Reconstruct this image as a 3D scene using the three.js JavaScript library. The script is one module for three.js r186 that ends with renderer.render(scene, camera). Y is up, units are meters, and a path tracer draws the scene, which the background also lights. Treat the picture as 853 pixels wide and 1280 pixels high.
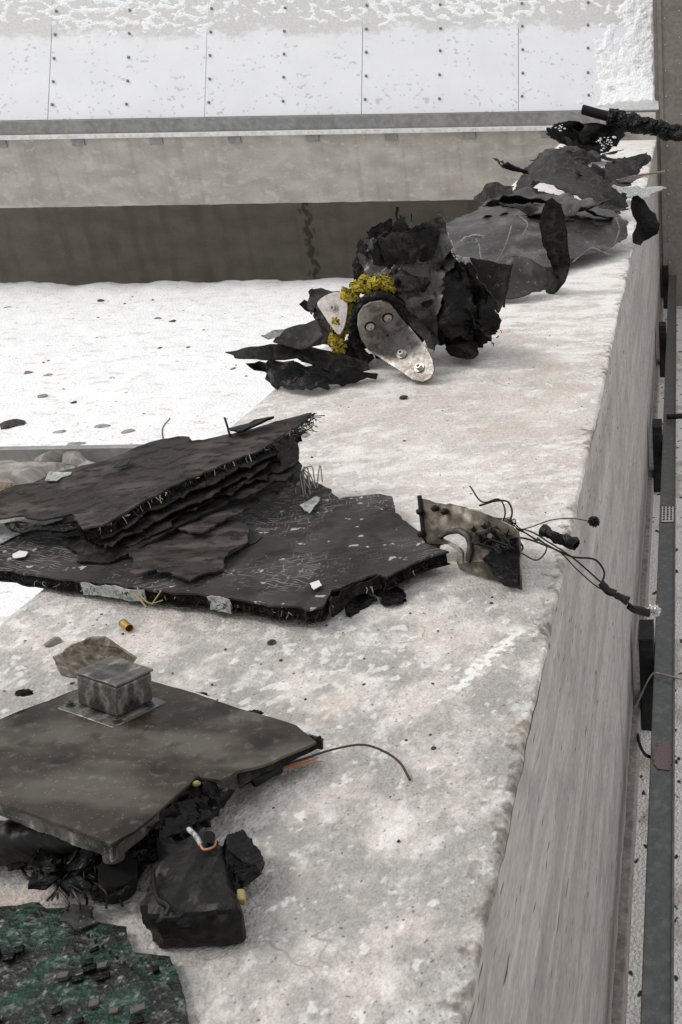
import * as THREE from 'three';
import { RoundedBoxGeometry } from 'three/addons/geometries/RoundedBoxGeometry.js';
import { mergeGeometries, mergeVertices, toCreasedNormals } from 'three/addons/utils/BufferGeometryUtils.js';
import { createNoise2D, createNoise3D } from 'simplex-noise';

// ---------- camera, sky, sun, exposure ----------
const scene = new THREE.Scene();
const T = 1.08;                                   // top of the concrete parapet above the snow
const FPX = 1290, CX = 853, CY = 640;             // lens in photograph pixels (the photograph is the left half of a wide frame)
const camera = new THREE.PerspectiveCamera(2 * Math.atan(640 / FPX) * 180 / Math.PI, 1706 / 1280, 0.05, 400);
camera.setViewOffset(1706, 1280, 0, 0, 853, 1280);
camera.position.set(0, T + 0.7, 0);
camera.rotation.order = 'YXZ';
camera.rotation.set(-0.4270, 0.0035, -0.018);
camera.updateMatrixWorld(true);
scene.add(camera);

const SKYW = 128, SKYH = 64, skyData = new Float32Array(SKYW * SKYH * 4);
for (let j = 0; j < SKYH; j++) for (let i = 0; i < SKYW; i++) {       // even overcast: zenith a little brighter than the horizon
  const el = ((j + 0.5) / SKYH - 0.5) * Math.PI, s = Math.max(0, Math.sin(el));
  const b = 0.56 + 0.40 * s, k = (j * SKYW + i) * 4;
  skyData[k] = b * 0.985; skyData[k + 1] = b; skyData[k + 2] = b * 1.02; skyData[k + 3] = 1;
}
const sky = new THREE.DataTexture(skyData, SKYW, SKYH, THREE.RGBAFormat, THREE.FloatType);
sky.mapping = THREE.EquirectangularReflectionMapping; sky.magFilter = THREE.LinearFilter; sky.needsUpdate = true;
scene.background = sky; scene.environment = sky;

const sun = new THREE.DirectionalLight(new THREE.Color(1, 0.96, 0.9), 1.3);
sun.position.set(-10, 11, -4.5); sun.target.position.set(-1, 1, -4);
sun.castShadow = true; sun.shadow.radius = 30; sun.shadow.mapSize.set(2048, 2048);
Object.assign(sun.shadow.camera, { left: -9, right: 9, top: 9, bottom: -9, near: 0.5, far: 40 });
scene.add(sun, sun.target);

const renderer = new THREE.WebGLRenderer({ antialias: true });
renderer.toneMapping = THREE.LinearToneMapping;
renderer.toneMappingExposure = 1.15;
renderer.shadowMap.enabled = true;

// ---------- helpers ----------
const V = (x, y, z) => new THREE.Vector3(x, y, z);
function rng(a) { return () => { a |= 0; a = a + 0x6D2B79F5 | 0; let t = Math.imul(a ^ a >>> 15, 1 | a); t = t + Math.imul(t ^ t >>> 7, 61 | t) ^ t; return ((t ^ t >>> 14) >>> 0) / 4294967296; }; }
const R = rng(77);
const n2 = createNoise2D(rng(11)), n3 = createNoise3D(rng(12));
const clamp = (x, a = 0, b = 1) => Math.min(b, Math.max(a, x));
const sst = (a, b, x) => { const t = clamp((x - a) / (b - a)); return t * t * (3 - 2 * t); };
const mix = (a, b, t) => a + (b - a) * t;
function fbm(x, y, o = 4, s = 0) { let v = 0, a = 0.5; for (let i = 0; i < o; i++) { v += a * n2(x + s * 17.3, y - s * 9.1); x *= 2.03; y *= 2.03; a *= 0.5; } return v; }
function fbm3(x, y, z, o = 3, s = 0) { let v = 0, a = 0.5; for (let i = 0; i < o; i++) { v += a * n3(x + s * 17.3, y - s * 9.1, z + s * 4.7); x *= 2.03; y *= 2.03; z *= 2.03; a *= 0.5; } return v; }
const ridge = (x, y, o = 3, s = 0) => { let v = 0, a = 0.5; for (let i = 0; i < o; i++) { v += a * (1 - Math.abs(n2(x + s * 13.7, y + s * 5.3)) * 2); x *= 2.1; y *= 2.1; a *= 0.5; } return v; };

function rough2(x, y, o = 6, s = 0) { let v = 0, a = 0.36; for (let i = 0; i < o; i++) { v += a * n2(x + s * 17.3, y - s * 9.1); x *= 2.11; y *= 2.07; a *= 0.66; } return v; }

// a photograph pixel gives a direction; the distance comes from the surface it lies on
function ray(px, py) { return V((px - CX) / FPX, -(py - CY) / FPX, -1).applyQuaternion(camera.quaternion).normalize(); }
const EYE = camera.position.clone();
function onY(px, py, Y) { const d = ray(px, py); return EYE.clone().addScaledVector(d, (Y - EYE.y) / d.y); }
const P = (px, py, h = 0) => onY(px, py, T + h);                      // on the parapet top, h metres above it
function PZ(px, py, z) { const d = ray(px, py); return EYE.clone().addScaledVector(d, (z - EYE.z) / d.z); }
function onPlane(px, py, o, n) { const d = ray(px, py); return EYE.clone().addScaledVector(d, o.clone().sub(EYE).dot(n) / d.dot(n)); }
function plane3(a, b, c) { const n = b.clone().sub(a).cross(c.clone().sub(a)).normalize(); if (n.dot(EYE.clone().sub(a)) < 0) n.negate(); return { o: a, n, at: (x, y) => onPlane(x, y, a, n) }; }

const taken = {};
function numbered(n) { if (!(n in taken)) { taken[n] = 0; return n; } taken[n]++; return n + '_' + String(taken[n]).padStart(3, '0'); }
function thing(name, label, category, base = V(0, 0, 0), group) {
  const g = new THREE.Group(); g.name = numbered(name); g.position.copy(base); g.userData = { label, category };
  if (group) g.userData.group = group; scene.add(g); return g;
}
function shadow(m) { m.castShadow = m.receiveShadow = true; return m; }
// geometry in world coordinates becomes a child of a group at its base
function part(parent, name, geo, mat, label) {
  parent.updateWorldMatrix(true, false);
  const g = geo.clone().applyMatrix4(parent.matrixWorld.clone().invert());
  const m = shadow(new THREE.Mesh(g, mat)); m.name = name; if (label) m.userData.label = label; parent.add(m); return m;
}
function solo(name, geo, mat, label, category, group) {
  geo.computeBoundingBox(); const b = geo.boundingBox, c = b.getCenter(V(0, 0, 0)); c.y = b.min.y;
  const m = shadow(new THREE.Mesh(geo.clone().translate(-c.x, -c.y, -c.z), mat)); m.position.copy(c); m.name = numbered(name);
  m.userData = { label, category }; if (group) m.userData.group = group; scene.add(m); return m;
}
function structure(name, geo, mat) { const m = shadow(new THREE.Mesh(geo, mat)); m.name = name; m.userData = { kind: 'structure' }; scene.add(m); return m; }

// ---------- textures ----------
function tex(w, h, fn, srgb = true) {                                  // fn(i, j) -> [r, g, b] as 0..255
  const d = new Uint8Array(w * h * 4);
  for (let j = 0; j < h; j++) for (let i = 0; i < w; i++) { const c = fn(i, j), k = (j * w + i) * 4; d[k] = clamp(c[0], 0, 255); d[k + 1] = clamp(c[1], 0, 255); d[k + 2] = clamp(c[2], 0, 255); d[k + 3] = 255; }
  const t = new THREE.DataTexture(d, w, h, THREE.RGBAFormat); t.magFilter = THREE.LinearFilter; t.minFilter = THREE.LinearMipmapLinearFilter; t.generateMipmaps = true;
  t.wrapS = t.wrapT = THREE.MirroredRepeatWrapping; if (srgb) t.colorSpace = THREE.SRGBColorSpace; t.needsUpdate = true; return t;
}
const gray = v => [v, v, v];
function rep(t, r) { const c = t.clone(); c.repeat.set(r, r); c.needsUpdate = true; return c; }
const lerp3 = (a, b, t) => [mix(a[0], b[0], t), mix(a[1], b[1], t), mix(a[2], b[2], t)];

// fine relief shared by many surfaces, 512 px
const grainTex = tex(512, 512, (i, j) => gray(128 + 120 * fbm(i / 22, j / 22, 5, 1)), false);
const crinkleTex = tex(512, 512, (i, j) => gray(128 + 100 * ridge(i / 70, j / 70, 5, 2)), false);
const weaveTex = tex(256, 256, (i, j) => gray(128 + 45 * Math.sin(i * Math.PI / 8) * Math.cos(j * Math.PI / 8) + 60 * fbm(i / 15, j / 15, 3, 3)), false);

function mottled(seed, base, spots, n = 320, scale = 1) {             // a base colour with layered patches [colour, frequency, threshold, softness, strength]
  return tex(n, n, (i, j) => {
    const x = i / n * 8 * scale, y = j / n * 8 * scale; let c = base.slice();
    const g = 1 + 0.14 * fbm(x * 3.1, y * 3.1, 3, seed) + 0.10 * fbm(x * 22, y * 22, 2, seed + 5); c = c.map(v => v * g);
    spots.forEach(([col, f, th, so, k, ax = 1], q) => { c = lerp3(c, col, k * sst(th, th + so, fbm(x * f * ax, y * f, 4, seed + q * 3 + 1))); });
    return c;
  });
}
function std(o) { return new THREE.MeshStandardMaterial(o); }
function surf(map, o = {}) { return new THREE.MeshPhysicalMaterial({ map, bumpMap: o.bump || grainTex, bumpScale: o.bs ?? 0.002, roughness: o.rough ?? 0.8, metalness: o.metal ?? 0, specularIntensity: o.spec ?? 0.6, side: THREE.DoubleSide }); }

// texture coordinates are in metres: a 2 x repeat makes a 0.5 m tile
const M = {};
M.skin = surf(rep(mottled(3, [48, 45, 44], [[[76, 72, 70], 1.2, 0.0, 0.5, 0.7], [[34, 31, 30], 2.2, 0.0, 0.5, 0.75], [[160, 156, 153], 11, 0.47, 0.1, 0.5]]), 2), { bump: rep(weaveTex, 3), bs: 0.0008, rough: 0.5, spec: 0.25 });
M.skinBrown = surf(rep(mottled(7, [54, 49, 46], [[[84, 77, 72], 1.0, -0.05, 0.5, 0.8, 0.35], [[30, 26, 24], 2.4, 0.0, 0.45, 0.8, 0.5], [[150, 142, 135], 12, 0.46, 0.1, 0.4]]), 2), { bump: rep(weaveTex, 3), bs: 0.0014, rough: 0.65, spec: 0.2 });
M.skinDark = surf(rep(mottled(9, [32, 30, 29], [[[56, 53, 51], 1.5, 0.0, 0.5, 0.7], [[14, 13, 13], 2.6, -0.05, 0.45, 0.85], [[140, 136, 133], 11, 0.48, 0.08, 0.4]]), 2), { bump: rep(crinkleTex, 2), bs: 0.0015, rough: 0.55, spec: 0.2 });
M.char = surf(rep(mottled(13, [12, 11, 11], [[[32, 30, 29], 2.0, 0.0, 0.5, 0.8], [[4, 4, 4], 3, 0.0, 0.4, 0.9], [[120, 117, 114], 16, 0.5, 0.06, 0.5]]), 3), { bump: rep(crinkleTex, 4), bs: 0.004, rough: 0.4, spec: 0.35 });
M.charShiny = surf(rep(mottled(14, [20, 19, 18], [[[40, 38, 36], 1.6, 0.05, 0.4, 0.7], [[8, 8, 8], 3, 0.1, 0.3, 0.9]]), 3), { bump: rep(crinkleTex, 3), bs: 0.0015, rough: 0.45, spec: 0.4 });
M.core = surf(rep(mottled(16, [26, 24, 21], [[[10, 9, 8], 3, -0.05, 0.3, 0.85], [[104, 96, 62], 5, 0.34, 0.14, 0.6, 0.5], [[122, 116, 110], 14, 0.42, 0.1, 0.4]]), 4), { bump: rep(crinkleTex, 5), bs: 0.003, rough: 0.95, spec: 0.2 });
M.sooty = surf(rep(mottled(21, [66, 63, 61], [[[128, 124, 120], 0.8, -0.05, 0.8, 0.8, 0.35], [[22, 21, 20], 0.7, -0.1, 0.7, 0.95, 0.5], [[10, 9, 9], 1.4, 0.1, 0.5, 0.85], [[190, 187, 183], 14, 0.47, 0.08, 0.5]]), 2), { bump: rep(crinkleTex, 2), bs: 0.002, rough: 0.35, metal: 0.3, spec: 0.6 });
M.shell = surf(rep(mottled(24, [52, 49, 48], [[[96, 91, 89], 0.6, -0.05, 0.6, 0.75], [[40, 37, 36], 0.8, -0.05, 0.6, 0.8], [[170, 158, 144], 4, 0.4, 0.12, 0.5]]), 1.5), { bump: rep(grainTex, 1), bs: 0.0012, rough: 0.4, spec: 0.5 });
M.foam = surf(rep(mottled(28, [158, 140, 52], [[[204, 186, 86], 3, 0.05, 0.3, 0.8], [[34, 30, 18], 1.6, 0.12, 0.3, 0.95], [[10, 10, 9], 3, 0.26, 0.16, 0.95]]), 5), { bump: rep(crinkleTex, 6), bs: 0.003, rough: 0.95, spec: 0.2 });
M.steelPlate = surf(rep(mottled(31, [136, 131, 127], [[[172, 167, 163], 0.6, -0.1, 0.7, 0.7], [[92, 85, 80], 0.8, -0.05, 0.5, 0.75], [[54, 47, 43], 3, 0.38, 0.2, 0.6]]), 3), { bump: rep(grainTex, 3), bs: 0.0002, rough: 0.3, metal: 0.8 });
M.paleSteel = surf(rep(mottled(33, [206, 197, 190], [[[226, 220, 214], 1, 0.0, 0.4, 0.8], [[160, 148, 138], 2.5, 0.35, 0.15, 0.6]]), 3), { bump: rep(grainTex, 5), bs: 0.0002, rough: 0.4, metal: 0.3 });
M.bolt = std({ color: 0xb9b4ae, roughness: 0.32, metalness: 0.85 });
M.boltGrey = std({ color: 0x74716d, roughness: 0.6, metalness: 0.3 });
M.boltDark = std({ color: 0x4a4743, roughness: 0.5, metalness: 0.6 });
M.tape = surf(rep(mottled(36, [150, 152, 149], [[[182, 183, 179], 1.0, 0.05, 0.3, 0.8], [[98, 97, 93], 2.4, 0.2, 0.25, 0.8]]), 4), { bump: rep(crinkleTex, 4), bs: 0.001, rough: 0.5 });
M.frostScrap = std({ color: 0xcfcdca, roughness: 0.8, side: THREE.DoubleSide });
M.yellowFibre = std({ color: 0x8d8155, roughness: 0.9, side: THREE.DoubleSide });
M.crackEdge = std({ color: 0x80766a, roughness: 0.9 });
M.fibre = std({ color: 0x8c867f, roughness: 0.9 });
M.wire = new THREE.MeshPhysicalMaterial({ color: 0x0d0c0b, roughness: 0.5, specularIntensity: 0.5 });
M.wireBrown = std({ color: 0x3a1f1a, roughness: 0.6 });
M.copper = std({ color: 0xa87258, roughness: 0.5, metalness: 0.4 });
M.plasticBlack = new THREE.MeshPhysicalMaterial({ color: 0x0d0d0d, roughness: 0.45, specularIntensity: 0.5 });
M.brass = std({ color: 0xb3924a, roughness: 0.35, metalness: 0.85 });
M.dirtyPlate = surf(rep(mottled(41, [56, 50, 43], [[[98, 94, 87], 0.5, -0.05, 0.55, 0.75, 0.5], [[36, 30, 24], 0.55, -0.05, 0.5, 0.9], [[132, 130, 124], 2.2, 0.22, 0.5, 0.4], [[200, 198, 193], 18, 0.55, 0.05, 0.6]], 640), 2), { bump: rep(grainTex, 1), bs: 0.0008, rough: 0.42, metal: 0.05, spec: 0.3 });
M.castGrey = surf(rep(mottled(44, [86, 82, 77], [[[156, 152, 146], 0.6, -0.05, 0.6, 0.8, 2], [[40, 37, 33], 0.6, -0.05, 0.6, 0.85], [[190, 186, 180], 7, 0.4, 0.14, 0.5]]), 4), { bump: rep(grainTex, 4), bs: 0.0006, rough: 0.35, metal: 0.3 });
M.scrapedSheet = surf(rep(mottled(47, [140, 133, 121], [[[198, 194, 186], 1.6, -0.05, 0.6, 0.8], [[86, 78, 64], 1.5, -0.05, 0.6, 0.8], [[52, 44, 35], 5, 0.25, 0.3, 0.6]]), 4), { bump: rep(crinkleTex, 3), bs: 0.001, rough: 0.36, metal: 0.35 });
M.rawStone = surf(rep(mottled(51, [146, 141, 135], [[[184, 181, 176], 0.8, -0.1, 0.8, 0.7], [[104, 99, 94], 1.2, 0.0, 0.6, 0.6]]), 1), { bump: grainTex, bs: 0.006, rough: 0.95 });
M.darkStone = surf(rep(mottled(53, [64, 62, 60], [[[92, 90, 87], 2, 0.1, 0.2, 0.7]]), 3), { bump: rep(grainTex, 2), bs: 0.01, rough: 0.9 });
M.brownStone = surf(rep(mottled(54, [138, 124, 106], [[[92, 80, 68], 2, 0.1, 0.2, 0.7]]), 3), { bump: rep(grainTex, 2), bs: 0.01, rough: 0.9 });

// ---------- shape builders ----------
// a torn sheet: outline points in the world, jagged edges, thickness, crumple
function sheet(pts, o = {}) {
  const { th = 0.004, edge = 0.02, jag = 0.004, amp = 0, freq = 8, grid = 0.05, seed = R() * 100, warp, holes = [], crease = 0, ragged = 1 } = o;
  const c = V(0, 0, 0); pts.forEach(p => c.add(p)); c.divideScalar(pts.length);
  let N = V(0, 0, 0); pts.forEach((p, i) => { const q = pts[(i + 1) % pts.length]; N.x += (p.y - q.y) * (p.z + q.z); N.y += (p.z - q.z) * (p.x + q.x); N.z += (p.x - q.x) * (p.y + q.y); }); N.normalize();
  if (N.dot(EYE.clone().sub(c)) < 0) N.negate();
  let U = V(1, 0, 0).addScaledVector(N, -N.x); if (U.length() < 0.1) U = V(0, 0, 1).addScaledVector(N, -N.z); U.normalize();
  const W = N.clone().cross(U);
  const flat = p => { const d = p.clone().sub(c); return [d.dot(U), d.dot(W), d.dot(N)]; };
  const rag = (list, hole) => {
    const out = []; list.forEach((p, i) => {
      const a = flat(p), b = flat(list[(i + 1) % list.length]), L = Math.hypot(a[0] - b[0], a[1] - b[1]), k = Math.max(1, Math.round(L / edge));
      for (let s = 0; s < k; s++) { const t = s / k, x = mix(a[0], b[0], t), y = mix(a[1], b[1], t), w = mix(a[2], b[2], t), q = s === 0 ? 0.5 : 1;
        const j1 = n3(x * 30 / ragged, y * 30 / ragged, seed) + 0.6 * n3(x * 90, y * 90, seed + 3), j2 = n3(x * 30 / ragged, y * 30 / ragged, seed + 9) + 0.6 * n3(x * 90, y * 90, seed + 13);
        out.push([x + j1 * jag * q, y + j2 * jag * q, w]); }
    }); return out;
  };
  const outline = rag(pts), hs = holes.map(h => rag(h));
  const all = [outline, ...hs].flat();
  const tri = THREE.ShapeUtils.triangulateShape(outline.map(a => new THREE.Vector2(a[0], a[1])), hs.map(h => h.map(a => new THREE.Vector2(a[0], a[1]))));
  const verts = all.map(a => [a[0], a[1]]); let faces = tri.map(t => [...t]);
  for (let it = 0; it < 7; it++) {
    const mid = new Map(); let any = false; const len = (a, b) => Math.hypot(verts[a][0] - verts[b][0], verts[a][1] - verts[b][1]);
    const m = (a, b) => { if (len(a, b) <= grid) return -1; const k = a < b ? a * 1e6 + b : b * 1e6 + a; if (!mid.has(k)) { mid.set(k, verts.length); verts.push([(verts[a][0] + verts[b][0]) / 2, (verts[a][1] + verts[b][1]) / 2]); any = true; } return mid.get(k); };
    const out = [];
    for (const [a, b, d] of faces) {
      const ab = m(a, b), bd = m(b, d), da = m(d, a), k = (ab >= 0) + (bd >= 0) + (da >= 0);
      if (k === 0) out.push([a, b, d]);
      else if (k === 3) out.push([a, ab, da], [ab, b, bd], [da, bd, d], [ab, bd, da]);
      else { let [x, y, z, xy, yz, zx] = [a, b, d, ab, bd, da]; 
        if (k === 1) { while (xy < 0) [x, y, z, xy, yz, zx] = [y, z, x, yz, zx, xy]; out.push([x, xy, z], [xy, y, z]); }
        else { while (zx >= 0) [x, y, z, xy, yz, zx] = [y, z, x, yz, zx, xy]; out.push([x, xy, z], [xy, y, yz], [xy, yz, z]); } }
    }
    faces = out; if (!any) break;
  }
  const uneven = all.some(a => Math.abs(a[2]) > 0.0008);
  const lift = verts.map(([x, y]) => {
    let w = 0; if (uneven) { let sw = 0, s = 0; for (const a of all) { const k = 1 / (((a[0] - x) ** 2 + (a[1] - y) ** 2) ** 1.5 + 1e-7); s += k * a[2]; sw += k; } w = s / sw; }
    if (amp) w += amp * fbm3(x * freq, y * freq, seed, 3);
    if (crease) w += crease * (Math.abs(n3(x * freq * 0.8 + 5, y * freq * 0.8, seed + 30)) - 0.3);
    if (warp) w += warp(x, y);
    return w;
  });
  const count = new Map(); for (const [a, b, d] of faces) for (const [p, q] of [[a, b], [b, d], [d, a]]) count.set(p + '_' + q, 1);
  const pos = [], uv = [], idx = [], nv = verts.length, put = (i, down) => { const v = c.clone().addScaledVector(U, verts[i][0]).addScaledVector(W, verts[i][1]).addScaledVector(N, lift[i] - down); pos.push(v.x, v.y, v.z); uv.push(verts[i][0] + seed, verts[i][1] + seed * 0.37 + down); };
  for (let i = 0; i < nv; i++) put(i, 0);
  for (let i = 0; i < nv; i++) put(i, th);
  let area = 0; for (const [a, b, d] of faces) area += (verts[b][0] - verts[a][0]) * (verts[d][1] - verts[a][1]) - (verts[d][0] - verts[a][0]) * (verts[b][1] - verts[a][1]);
  if (area < 0) faces = faces.map(([a, b, d]) => [a, d, b]);
  for (const [a, b, d] of faces) { idx.push(a, b, d, nv + a, nv + d, nv + b); }
  const edges = new Set(); for (const [a, b, d] of faces) for (const [p, q] of [[a, b], [b, d], [d, a]]) edges.add(p + '_' + q);
  const rimTop = o.rim, rp = [], ruv = [], ri = [];
  for (const e of edges) { const [p, q] = e.split('_').map(Number); if (edges.has(q + '_' + p)) continue; const k = pos.length / 3;
    put(p, 0); put(q, 0); put(p, th); put(q, th); idx.push(k, k + 2, k + 1, k + 1, k + 2, k + 3); }
  const g = new THREE.BufferGeometry(); g.setAttribute('position', new THREE.Float32BufferAttribute(pos, 3)); g.setAttribute('uv', new THREE.Float32BufferAttribute(uv, 2)); g.setIndex(idx); g.computeVertexNormals();
  return o.facet ? toCreasedNormals(g.toNonIndexed(), 0.5) : g;
}
const pix = (list, h) => list.map(([x, y, hh]) => P(x, y, hh ?? h));          // outline on or above the parapet
const pixPlane = (list, pl) => list.map(([x, y]) => pl.at(x, y));
const pixZ = (list, z) => list.map(([x, y, zz]) => PZ(x, y, zz ?? z));
function lump(c, r, o = {}) {
  const { seed = R() * 100, amp = 0.35, freq = 2.2, detail = 14, sharp = 0.5, turn = 0 } = o;
  let g = new THREE.IcosahedronGeometry(1, detail); g.deleteAttribute('normal'); g.deleteAttribute('uv'); g = mergeVertices(g, 1e-5);
  const p = g.attributes.position, uv = [];
  for (let i = 0; i < p.count; i++) {
    const x = p.getX(i), y = p.getY(i), z = p.getZ(i);
    const k = 1 + amp * fbm3(x * freq, y * freq, z * freq, 4, seed) - amp * sharp * Math.abs(n3(x * freq * 1.7 + seed, y * freq * 1.7, z * freq * 1.7));
    p.setXYZ(i, x * k * r[0], y * k * r[1], z * k * r[2]); uv.push(Math.atan2(z, x) * r[0], y * r[1] + seed);
  }
  g.setAttribute('uv', new THREE.Float32BufferAttribute(uv, 2)); g.rotateY(turn); g.computeVertexNormals(); g.translate(c.x, c.y, c.z);
  return o.facet ? toCreasedNormals(g.toNonIndexed(), 0.45) : g;
}
function stone(c, r, seed, flat = 0.6) {                                // an angular stone: few faces, cut by planes
  let g = new THREE.IcosahedronGeometry(1, 3); const p = g.attributes.position, q = rng(Math.floor(seed * 1000)); const cuts = [];
  for (let k = 0; k < 9; k++) { const n = V(q() - 0.5, q() - 0.5, q() - 0.5).normalize(); cuts.push([n, 0.55 + q() * 0.35]); }
  for (let i = 0; i < p.count; i++) { const v = V(p.getX(i), p.getY(i), p.getZ(i)); for (const [n, d] of cuts) { const e = v.dot(n) - d; if (e > 0) v.addScaledVector(n, -e); } v.multiplyScalar(1 + 0.06 * n3(v.x * 4 + seed, v.y * 4, v.z * 4)); p.setXYZ(i, v.x * r, v.y * r * flat, v.z * r); }
  g.deleteAttribute('normal'); const u = []; for (let i = 0; i < p.count; i++) u.push(p.getX(i) + p.getY(i) * 0.5 + seed, p.getZ(i) - p.getY(i) * 0.7); g.setAttribute('uv', new THREE.Float32BufferAttribute(u, 2));
  g.computeVertexNormals(); g = toCreasedNormals(g, 0.5); g.rotateY(seed * 7); g.translate(c.x, c.y, c.z); return g;
}
function tube(pts, r, seg = 40, rad = 6) { return new THREE.TubeGeometry(new THREE.CatmullRomCurve3(pts, false, 'centripetal'), seg, r, rad, false); }
function capped(a, b, r, rad = 14) { const d = b.clone().sub(a), g = new THREE.CylinderGeometry(r, r, d.length(), rad); g.applyQuaternion(new THREE.Quaternion().setFromUnitVectors(V(0, 1, 0), d.clone().normalize())); const m = a.clone().add(b).multiplyScalar(0.5); return g.translate(m.x, m.y, m.z); }
function box(x0, x1, y0, y1, z0, z1, r = 0) { const g = r ? new RoundedBoxGeometry(x1 - x0, y1 - y0, z1 - z0, 2, r) : new THREE.BoxGeometry(x1 - x0, y1 - y0, z1 - z0); return boxUV(g.translate((x0 + x1) / 2, (y0 + y1) / 2, (z0 + z1) / 2)); }
function boxUV(g) { const p = g.attributes.position, n = g.attributes.normal, u = []; for (let i = 0; i < p.count; i++) { const ax = Math.abs(n.getX(i)), ay = Math.abs(n.getY(i)), az = Math.abs(n.getZ(i)); if (ay >= ax && ay >= az) u.push(p.getX(i), p.getZ(i)); else if (ax >= az) u.push(p.getZ(i), p.getY(i)); else u.push(p.getX(i), p.getY(i)); } g.setAttribute('uv', new THREE.Float32BufferAttribute(u, 2)); return g; }
// socket-head bolt with washer standing on a point along a normal
function boltGeo(at, n, s = 1) {
  const pr = [[0.0001, 0.003], [0.0034, 0.003], [0.0034, 0.0085], [0.0058, 0.0085], [0.0064, 0.0079], [0.0064, 0.0022], [0.0105, 0.0022], [0.0105, 0], [0.0001, 0]].map(([a, b]) => new THREE.Vector2(a * s, b * s));
  const g = new THREE.LatheGeometry(pr.reverse(), 20); const f = toCreasedNormals(g.toNonIndexed(), 0.5);
  f.applyQuaternion(new THREE.Quaternion().setFromUnitVectors(V(0, 1, 0), n)); return f.translate(at.x, at.y, at.z);
}

// a crushed angular lump: a ball cut by many planes, then roughened
function crush(c, r, o = {}) {
  const { seed = Math.floor(R() * 1e4), cuts = 26, detail = 22, amp = 0.10, freq = 3, dent = 0.35 } = o, q = rng(seed);
  let g = new THREE.IcosahedronGeometry(1, detail); g.deleteAttribute('normal'); g.deleteAttribute('uv'); g = mergeVertices(g, 1e-5);
  const P0 = []; for (let k = 0; k < cuts; k++) P0.push([V(q() * 2 - 1, q() * 2 - 1, q() * 2 - 1).normalize(), 1 - dent * (0.25 + 0.75 * q())]);
  const p = g.attributes.position, uv = [], v = V(0, 0, 0);
  for (let i = 0; i < p.count; i++) {
    v.set(p.getX(i), p.getY(i), p.getZ(i)); for (const [n, d] of P0) { const e = v.dot(n) - d; if (e > 0) v.addScaledVector(n, -e * 1.25); }
    v.multiplyScalar(1 + amp * fbm3(v.x * freq, v.y * freq, v.z * freq, 3, seed % 50)); p.setXYZ(i, v.x * r[0], v.y * r[1], v.z * r[2]); uv.push(v.x * r[0] + v.z * r[2] * 0.7, v.y * r[1] + v.z * r[2] * 0.4 + seed % 7);
  }
  g.setAttribute('uv', new THREE.Float32BufferAttribute(uv, 2)); g.rotateY(seed); g.computeVertexNormals(); g = toCreasedNormals(g.toNonIndexed(), 0.4); return g.translate(c.x, c.y, c.z);
}

// short torn fibres hanging along a line of points: too many and too fine to pick apart
function fray(pts, dirs, n, seed, r = 0.0007, len = 0.018) {
  const q = rng(seed), c = new THREE.CatmullRomCurve3(pts), out = [];
  for (let k = 0; k < n; k++) { const a = c.getPoint(q()), d = dirs[k % dirs.length].clone().multiplyScalar(len * (0.3 + q())), j = () => V(q() - 0.5, q() - 0.5, q() - 0.5).multiplyScalar(len * 0.9);
    out.push(tube([a, a.clone().addScaledVector(d, 0.5).add(j().multiplyScalar(0.4)), a.clone().add(d).add(j())], r * (0.5 + q()), 5, 4)); }
  return mergeGeometries(out);
}

// ---------- concrete parapet the wreckage lies on ----------
const XL = -0.93, XR = -0.18, ZN = -0.15, ZF = -8.74, ZB = -8.75, YR = -0.27;   // left, right, near end, far end, back wall, floor of the channel on the right
const chip = z => 0.003 + 0.006 * Math.max(0, fbm(z * 2.1, 3.3, 3, 61) + 0.15) + 0.016 * sst(0.3, 0.6, fbm(z * 5.2, 8.1, 3, 62)) + 0.0015 * (n2(z * 40, 2) + 1);
const wob = z => 0.002 * n2(z * 1.1, 9) + 0.0015 * n2(z * 17, 4);
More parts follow.
